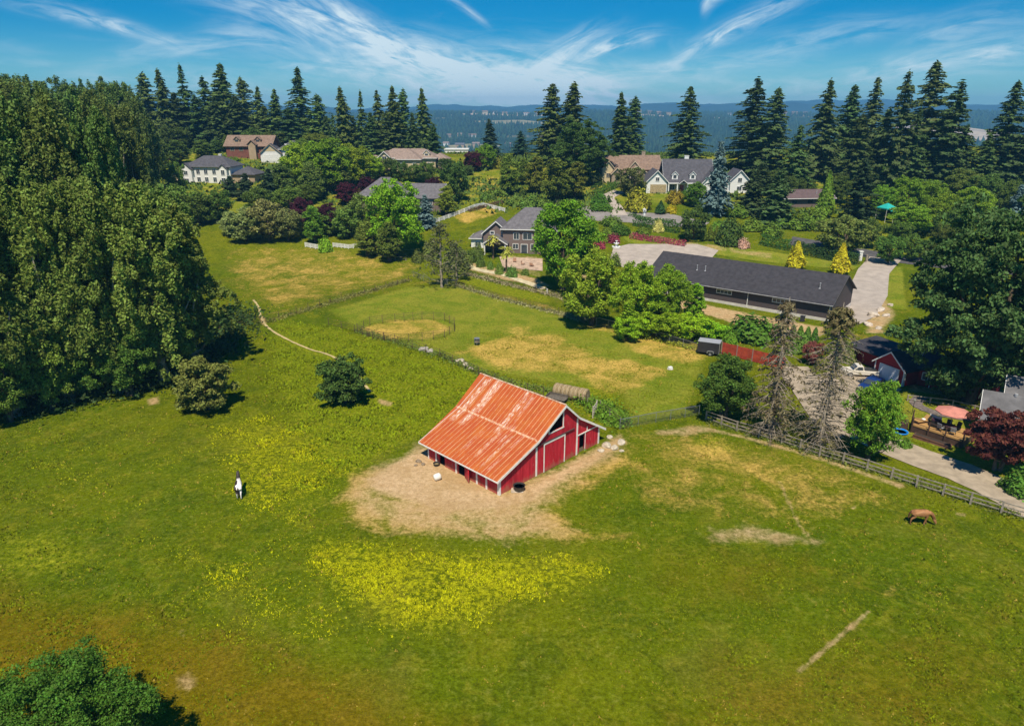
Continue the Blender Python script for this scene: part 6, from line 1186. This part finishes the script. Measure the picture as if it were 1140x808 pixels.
# little things in fields and gardens
x, y = at(746, 411); t = thing('mineral_block', 'small white block lying in the dry patch of the paddock', 'salt block', (x, y, HZ(x, y)), .4); g = MB(); g.box(-.3,.3,-.22,.22,0,.4); g.build('block', WHITE, t, bevel=.05); g = MB(); g.lathe([(.4,-.02),(.45,.06),(.4,.03),(0,.03)],14); g.build('tray', mat('grey_plastic', (.5,.46,.40)), t)
x, y = at(531, 384); t = thing('feeder', 'thin metal hay feeder standing alone in the inner paddock', 'feeder', (x, y, HZ(x, y))); 
for i in range(4): g = MB(); a_ = i*math.pi/2; g.tube((.4*math.cos(a_),.4*math.sin(a_),-.1),(.4*math.cos(a_),.4*math.sin(a_),1.1),.03,n=6); g.build('leg', CHAINW, t)
g = MB()
for z in (.5,.8,1.1): g.lathe([(.45,z),(.47,z),(.47,z+.05),(.45,z+.05)],14)
g.build('rings', CHAINW, t); g = MB(); g.lathe([(.0,.5),(.4,.5),(.36,.85),(0,.9)],12); g.build('hay', HAY, t)
x, y = at(717, 243); t = thing('mailbox', 'white pillar mailbox at the turning circle', 'mailbox', (x, y, HZ(x, y))); g = MB(); g.box(-.25,.25,-.2,.2,-.2,1.9); g.build('pillar', WHITE, t); g = MB(); g.box(-.42,.42,-.42,.42,1.9,2.5); g.prism([(-.5,2.5),(.5,2.5),(0,2.9)],'y',-.45,.45); g.build('box', WHITE, t); g = MB(); g.box(-.2,.2,-.44,-.421,2.0,2.3); g.build('door', GLASS, t)
x, y = at(774, 269); t = thing('kayak', 'bright yellow kayak lying on the edge of the garden lawn', 'kayak', (x, y, HZ(x, y)), R(5)); g = MB(); 
hull = [(-1.7,.0,.30),(-1.0,.26,.12),(0,.36,.05),(1.0,.26,.12),(1.7,.0,.30)]; vs = []; fs = []
for (q, w_, z) in hull: vs += [(q,-w_,.38),(q,-w_*.7,z),(q,0,z-.04),(q,w_*.7,z),(q,w_,.38),(q,0,.46)]
for i in range(4):
    for k in range(6): fs.append((i*6+k, i*6+(k+1)%6, (i+1)*6+(k+1)%6, (i+1)*6+k))
g.add(vs, fs); g.build('hull', mat('yellow_plastic', (.75,.58,.01), .45, .05), t, smooth=True); g = MB(); g.lathe([(.2,.44),(.27,.47),(.27,.5),(.2,.5)],12); g.build('cockpit_rim', mat('black_metal', (.02,.02,.02)), t)
x, y = at(953, 252); t = thing('utility_pole', 'leaning wooden utility pole with a transformer before the dark pine', 'utility pole', (x, y, HZ(x, y))); t.rotation_euler = (0, R(2), 0); hp = ztop(y, 216)-HZ(x, y); g = MB(); g.tube((0,0,-.5),(0,0,hp),.17,.12,10); g.build('pole', mat('pole_wood', (.26,.15,.085), .9, .2, 2), t); g = MB(); g.box(-.7,.7,-.06,.06,hp-.5,hp-.36); g.build('crossarm', mat('pole_wood', (.26,.15,.085)), t); g = MB(); g.tube((.35,0,hp-2.2),(.35,0,hp-1.3),.25,n=12); g.build('transformer', mat('grey_plastic', (.5,.46,.40)), t)
for s in (-.6,0,.6): g = MB(); g.tube((s,0,hp-.36),(s,0,hp-.2),.05,n=8); g.build('insulator', WHITE, t)
x, y = at(985, 246); t = thing('garden_canopy', 'teal pyramid canopy among the lime trees', 'canopy', (x, y, HZ(x, y)), .3); zz = ztop(y, 226)-HZ(x, y); g = MB(); g.add([(-1.9,-1.9,zz-1.3),(1.9,-1.9,zz-1.3),(1.9,1.9,zz-1.3),(-1.9,1.9,zz-1.3),(0,0,zz),(-1.9,-1.9,zz-1.6),(1.9,-1.9,zz-1.6),(1.9,1.9,zz-1.6),(-1.9,1.9,zz-1.6)], [(0,1,4),(1,2,4),(2,3,4),(3,0,4),(5,6,1,0),(6,7,2,1),(7,8,3,2),(8,5,0,3)]); g.build('roof', mat('teal_cloth', (.02,.40,.36), .7, .06), t)
for i in (-1.8,1.8):
    for j in (-1.8,1.8): g = MB(); g.tube((i,j,-.2),(i,j,zz-1.3),.05,n=6); g.build('post', WHITE, t)
x, y = at(993, 250); t = thing('garden_parasol', 'small teal parasol right of the teal canopy', 'parasol', (x, y, HZ(x, y))); zz = ztop(y, 233)-HZ(x, y); g = MB(); g.lathe([(0,zz),(1.1,zz-.5),(1.12,zz-.62),(0,zz-.1)], 8); g.build('canopy', mat('teal_cloth', (.02,.40,.36)), t); g = MB(); g.tube((0,0,0),(0,0,zz),.04); g.build('pole', WHITE, t)
x, y = at(957, 290); t = thing('gate_pillar', 'white gate pillar at the end of the long dark hedge', 'pillar', (x, y, HZ(x, y))); g = MB(); g.box(-.35,.35,-.35,.35,-.3,2.1); g.build('shaft', WHITE, t); g = MB(); g.box(-.45,.45,-.45,.45,2.1,2.3); g.build('cap', WHITE, t)
x, y = at(964, 292); t = thing('bollard', 'short timber bollard right of the white gate pillar', 'bollard', (x, y, HZ(x, y))); g = MB(); g.box(-.18,.18,-.18,.18,-.3,1.7); g.build('post', WOOD, t); g = MB(); g.box(-.22,.22,-.22,.22,1.7,1.8); g.build('cap', WOOD, t)
x, y = at(686, 276); t = thing('garden_fountain', 'white tiered garden fountain by the parking pad', 'fountain', (x, y, HZ(x, y))); g = MB(); g.lathe([(0,0),(1.1,0),(1.15,.4),(.95,.4),(.3,.35),(.25,1.0),(.7,1.15),(.72,1.25),(.2,1.2),(.12,1.7),(.35,1.8),(.36,1.86),(0,1.86)], 18); g.build('basins', WHITE, t, smooth=False)
x, y = at(638, 312); t = thing('birdbath', 'white birdbath in the shade under the bright tall tree', 'birdbath', (x, y, HZ(x, y))); g = MB(); g.lathe([(0,0),(.3,0),(.12,.1),(.1,.8),(.5,.95),(.5,1.02),(0,.96)], 14); g.build('bowl', WHITE, t)
x, y = at(609, 327); t = thing('garden_post', 'small white marker post in the weeds of the far paddock', 'post', (x, y, HZ(x, y))); g = MB(); g.box(-.09,.09,-.09,.09,-.2,.9); g.build('shaft', WHITE, t); g = MB(); g.box(-.12,.12,-.12,.12,.9,1.0); g.build('cap', WHITE, t)
for i, (px, py, c_, lb) in enumerate([(573,292,(.42,.24,.15),'brown cushioned patio chair left of the others behind the grey house'),(582,295,(.50,.32,.22),'pale brown patio chair in the middle behind the grey house'),(592,297,(.42,.24,.15),'brown cushioned patio chair nearest the bright tall tree')]):
    x, y = at(px, py); t = thing('garden_chair', lb, 'chair', (x, y, HZ(x, y)), i*1.3, 'patio chairs behind the grey house'); m = mat('garden_chair_%d' % int(c_[0]*100), c_, .8); g = MB(); g.box(-.4,.4,-.35,.35,.3,.48); g.build('seat', m, t); g = MB(); g.box(-.4,.4,.3,.42,.48,1.0); g.build('backrest', m, t)
    for a_ in (-.35,.35):
        for b_ in (-.3,.3): g = MB(); g.box(a_-.03,a_+.03,b_-.03,b_+.03,0,.3); g.build('leg', DKW, t)
# ---------------------------------------------------------------- horses
def horse(name, label, px, py, rz, coat, head, legcol=None, mane=(.03,.02,.015)):
    x, y = at(px, py); t = thing(name, label, 'horse', (x, y, HZ(x, y)), rz)
    V = [(-.60,0,1.22),(-.15,0,1.12),(.40,0,1.16),(.70,0,1.27)]; Rd = [.33,.38,.35,.22]; E_ = [(0,1),(1,2),(2,3)]
    p = 3
    for q, r in head: V.append(q); Rd.append(r); E_.append((p, len(V)-1)); p = len(V)-1
    for s in (-1, 1):
        for ch, root in (([((-.66,s*.17,1.10),.22),((-.50,s*.19,.86),.15),((-.76+.06*s,s*.18,.54),.078),((-.72+.12*s,s*.18,.17),.052),((-.67+.12*s,s*.18,.035),.062)], 0), ([((.48,s*.16,1.0),.17),((.44,s*.17,.80),.11),((.47+.09*s,s*.16,.47),.067),((.46+.15*s,s*.16,.16),.048),((.50+.15*s,s*.16,.035),.06)], 2)):
            p = root
            for q, r in ch: V.append(q); Rd.append(r); E_.append((p, len(V)-1)); p = len(V)-1
    hd = head[-3][0]
    for s in (-1, 1): V.append((hd[0]-.01, s*.06, hd[2]+.13)); Rd.append(.028); E_.append((4+len(head)-3, len(V)-1))
    me = bpy.data.meshes.new('body'); me.from_pydata(V, E_, []); o = link(bpy.data.objects.new('body', me), t); o.modifiers.new('skin', 'SKIN').use_smooth_shade = True
    sv = me.skin_vertices[0].data
    for i, r in enumerate(Rd): sv[i].radius = (r*.82 if i < 4 else r, r)
    sv[0].use_root = True
    u = o.modifiers.new('sub', 'SUBSURF'); u.levels = u.render_levels = 2; me.materials.append(coat)
    MM = mat('hair_'+name, mane, .7, .3, 8)
    g = MB(); g.path([(-.86,0,1.28),(-.98,0,1.05),(-1.0,0,.75),(-.96,0,.42)], [.045,.075,.07,.015], 7); g.build('tail', MM, t, smooth=True)
    g = MB(); pts = [(.55,0,1.46)]+[(q[0][0]-.02, 0, q[0][2]+q[1]*.9) for q in head[:-2]]; g.path(pts, [.05]*len(pts), 6); g.build('mane', MM, t, smooth=True)
    g = MB()
    for s in (-1, 1):
        for (hx, hy) in ((-.66+.12*s, .18), (.51+.15*s, .16)): g.lathe([(.068,0),(.05,.08),(0,.08)], 8, (hx, s*hy, 0))
    g.build('hooves', mat('hoof', (.05,.04,.03), .6), t)
    g = MB(); e = head[-2][0]
    for s in (-1, 1): g.lathe([(.0,-.02),(.02,0),(0,.02)], 6, (e[0]-.02, s*.095, e[2]+.08))
    g.build('eyes', mat('black_metal', (.02,.02,.02)), t); return t
graze = [((.93,0,1.04),.21),((1.10,0,.74),.165),((1.17,0,.54),.15),((1.29,0,.34),.135),((1.40,0,.13),.085)]
raised = [((.90,0,1.50),.21),((1.04,0,1.76),.17),((1.12,0,1.94),.15),((1.32,0,1.86),.13),((1.52,0,1.72),.09)]
coatb = mat('chestnut_coat', (.22,.09,.032), .55, .18, 1.6, col2=(.46,.22,.09), spec=.3)
def pinto_mat():
    m = bpy.data.materials.new('pinto_coat'); m.use_nodes = True; t = NT(m.node_tree); b = t.n['Principled BSDF']; co = t.node('ShaderNodeTexCoord').outputs['Object']; sp = t.node('ShaderNodeSeparateXYZ'); t.l.new(co, sp.inputs[0])
    n = t.noise(co, 1.3, 2, .4); f = t.ss(t.m('ADD', n, t.m('MULTIPLY', t.m('SUBTRACT', sp.outputs[1], .02), -.55)), .42, .46); lo = t.ss(sp.outputs[2], .62, .5); dk = t.ss(sp.outputs[0], .62, .72); f = t.m('MULTIPLY', f, t.m('SUBTRACT', 1., dk)); f = t.m('MAXIMUM', f, lo); f = t.m('MAXIMUM', f, t.ss(sp.outputs[0], 1.2, 1.3))
    t.l.new(t.mix(f, (.035,.022,.02), (.80,.74,.70)), b.inputs['Base Color']); b.inputs['Roughness'].default_value = .6; return m
horse('chestnut_horse', 'chestnut horse grazing with its head down in the right pasture', 1023, 583, R(-8), coatb, graze, mane=(.10,.04,.02))
horse('pinto_horse', 'black and white pinto horse facing away in the left pasture', 267, 551, R(108), pinto_mat(), raised)
# ---------------------------------------------------------------- beyond the ridge: valley forest, far houses, mountains
def far_xy(px, y): return (px-570)/FPX*depth(0, y, HZ(0, y)), y
SITES = []
rng = np.random.default_rng(77)
def clearing(name, px, y, w_, d_, m, label):
    cx, cy = far_xy(px, y); n = 22; pts = [(cx+w_/2*math.cos(2*math.pi*i/n)*(1+.25*math.sin(3*i)), cy+d_/2*math.sin(2*math.pi*i/n)*(1+.2*math.cos(5*i))) for i in range(n)]; SITES.append((cx, cy, w_*.55, d_*.55)); sheet(name, pts, m, 1.2, label, pix=False, sub=80)
TANC = mat('bare_quarry_soil', (.42,.34,.25), .95, .25, .02); DRYC = mat('far_dry_field', (.26,.23,.12), .95, .25, .02)
clearing('far_clearing', 1065, 2450, 330, 420, TANC, 'tan bare quarry slope seen between the right firs'); clearing('far_clearing', 575, 2850, 330, 160, DRYC, 'long dry clearing on the far valley side'); clearing('far_clearing', 560, 3230, 420, 120, TANC, 'pale bare strip at the top of the far valley side'); clearing('far_clearing', 520, 2080, 190, 120, DRYC, 'pale clearing low on the far valley side'); clearing('far_clearing', 760, 3180, 420, 110, TANC, 'pale strip at the top of the far valley, right of the slim firs')
def free(x, y):
    k = np.ones(x.shape, bool)
    for cx, cy, a_, b_ in SITES: k &= ((x-cx)/a_)**2+((y-cy)/b_)**2 > 1
    return k
n = 26000; y = 1650+2150*rng.random(n)**.8; x = rng.uniform(-1, 1, n)*(y*.86+20); k = free(x, y) & (np.sin(x*.006+1)*np.sin(y*.005+x*.002)+rng.normal(size=n)*.3 > -.55); x, y = x[k], y[k]; n = len(x); z = H(x, y); hh = rng.uniform(9, 24, n)*np.where(y > 3250, .8, 1); rr = hh*rng.uniform(.2, .34, n)
V = []; F = []; sides = 6; a_ = np.arange(sides)*2*math.pi/sides
base = np.stack([x[:, None]+rr[:, None]*np.cos(a_)*rng.uniform(.7, 1.2, (n, sides)), y[:, None]+rr[:, None]*np.sin(a_)*rng.uniform(.7, 1.2, (n, sides)), np.repeat((z+hh*.05)[:, None], sides, 1)+0], -1)
mid = np.stack([x[:, None]+.55*rr[:, None]*np.cos(a_+.5)*rng.uniform(.7, 1.3, (n, sides)), y[:, None]+.55*rr[:, None]*np.sin(a_+.5), np.repeat((z+hh*.55)[:, None], sides, 1)], -1)
tip = np.stack([x, y, z+hh], -1)[:, None, :]; V = np.concatenate([base, mid, tip], 1).reshape(-1, 3); per = 2*sides+1; F = []
for i in range(sides): j = (i+1) % sides; F += [[i, j, sides+i], [j, sides+j, sides+i], [sides+i, sides+j, 2*sides]]
F = (np.arange(n)[:, None, None]*per+np.array(F)[None]).reshape(-1, 3)
o = link(bpy.data.objects.new('distant_forest', npmesh('distant_forest', V, F, LEAF))); o.color = (.030,.060,.028,1); tag(o, 'dark far off forest covering the opposite side of the valley', None, None, 'stuff')
FH = [(528,3300),(540,3300),(551,3320),(562,3300),(574,3320),(586,3300),(598,3320),(700,3300),(711,3280),(722,3300),(733,3280),(744,3300),(500,2350),(513,2380),(526,2330),(497,2120),(512,2090),(530,2100),(873,3300),(884,3320),(896,3300),(601,2300),(566,2050),(812,3300)]
FL = ['pale','tan','brown','white']
for i, (px, y) in enumerate(sorted(FH)):
    x, y = far_xy(px, y); w_ = 16+10*((i*7) % 5)/4; t = thing('distant_house', '%s of the tiny far houses, counted from the left across the valley' % (ORD[i] if i < 20 else ['twenty first','twenty second','twenty third','twenty fourth'][i-20]), 'house', (x, y, HZ(x, y)), ((i*37) % 10-5)*.05, 'tiny houses across the valley')
    hh = 8 if px < 690 else 11; m = [WHITEW, CREAM, TANS, STONE][(i*3) % 4]; g = MB(); g.box(-w_/2, w_/2, -8, 8, -6, hh); g.build('wall', m, t); g = MB(); g.prism([(-9,hh),(9,hh),(0,hh+4)], 'x', -w_/2-1, w_/2+1); g.build('roof', [TROOF, BROWNR, GROOF][i % 3], t)
# mountains
mx = np.linspace(-6300, 6300, 361); my = np.linspace(0, 1, 24); MX, MY = np.meshgrid(mx, my); rngm = np.random.default_rng(4)
def fbm(x, s0, seed):
    o = 0; r_ = np.random.default_rng(seed)
    for k in range(7): o = o+np.sin(x*s0*1.9**k+r_.uniform(0, 6.28))*.62**k
    return o
for nm, yb, hb, amp, sd_, lab in (('mountains', 4700., 66, 17, 5, 'long blue mountain ridge on the horizon'), ('mountains', 5600., 84, 22, 9, 'second higher blue mountain ridge behind the first')):
    crest = hb+amp*fbm(mx, .0011, sd_)+5*fbm(mx, .006, sd_+1); prof_ = np.sin(np.clip(my, 0, 1)*math.pi)**.8
    Z = -90+(crest+90)[None, :]*prof_[:, None]*(1+.05*np.sin(MX*.004+MY*9)*np.sin(MY*12)); Z = np.where(prof_[:, None] > .999, crest[None], Z); Y = yb+700*(MY-.5)
    idx = np.arange(MX.size).reshape(MX.shape); F = np.stack([idx[:-1, :-1], idx[:-1, 1:], idx[1:, 1:], idx[1:, :-1]], -1).reshape(-1, 4)
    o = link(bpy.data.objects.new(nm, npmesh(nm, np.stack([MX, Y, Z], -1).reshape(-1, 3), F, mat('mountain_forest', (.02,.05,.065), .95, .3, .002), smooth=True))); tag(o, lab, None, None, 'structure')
# ---------------------------------------------------------------- the air
g = MB(); g.box(-6600, 6600, -400, 6300, -100, 150); hz = g.build('haze', (lambda m: m)(bpy.data.materials.new('haze_air'))); hm = hz.data.materials[0]; hm.use_nodes = True; t = NT(hm.node_tree); t.n.clear(); pv = t.node('ShaderNodeVolumePrincipled'); pv.inputs['Color'].default_value = (.20,.58,1.0,1); pv.inputs['Density'].default_value = 1.8e-4; pv.inputs['Anisotropy'].default_value = .0; o_ = t.node('ShaderNodeOutputMaterial'); t.l.new(pv.outputs[0], o_.inputs['Volume']); tag(hz, 'thin blue summer haze filling the air', None, None, 'stuff')
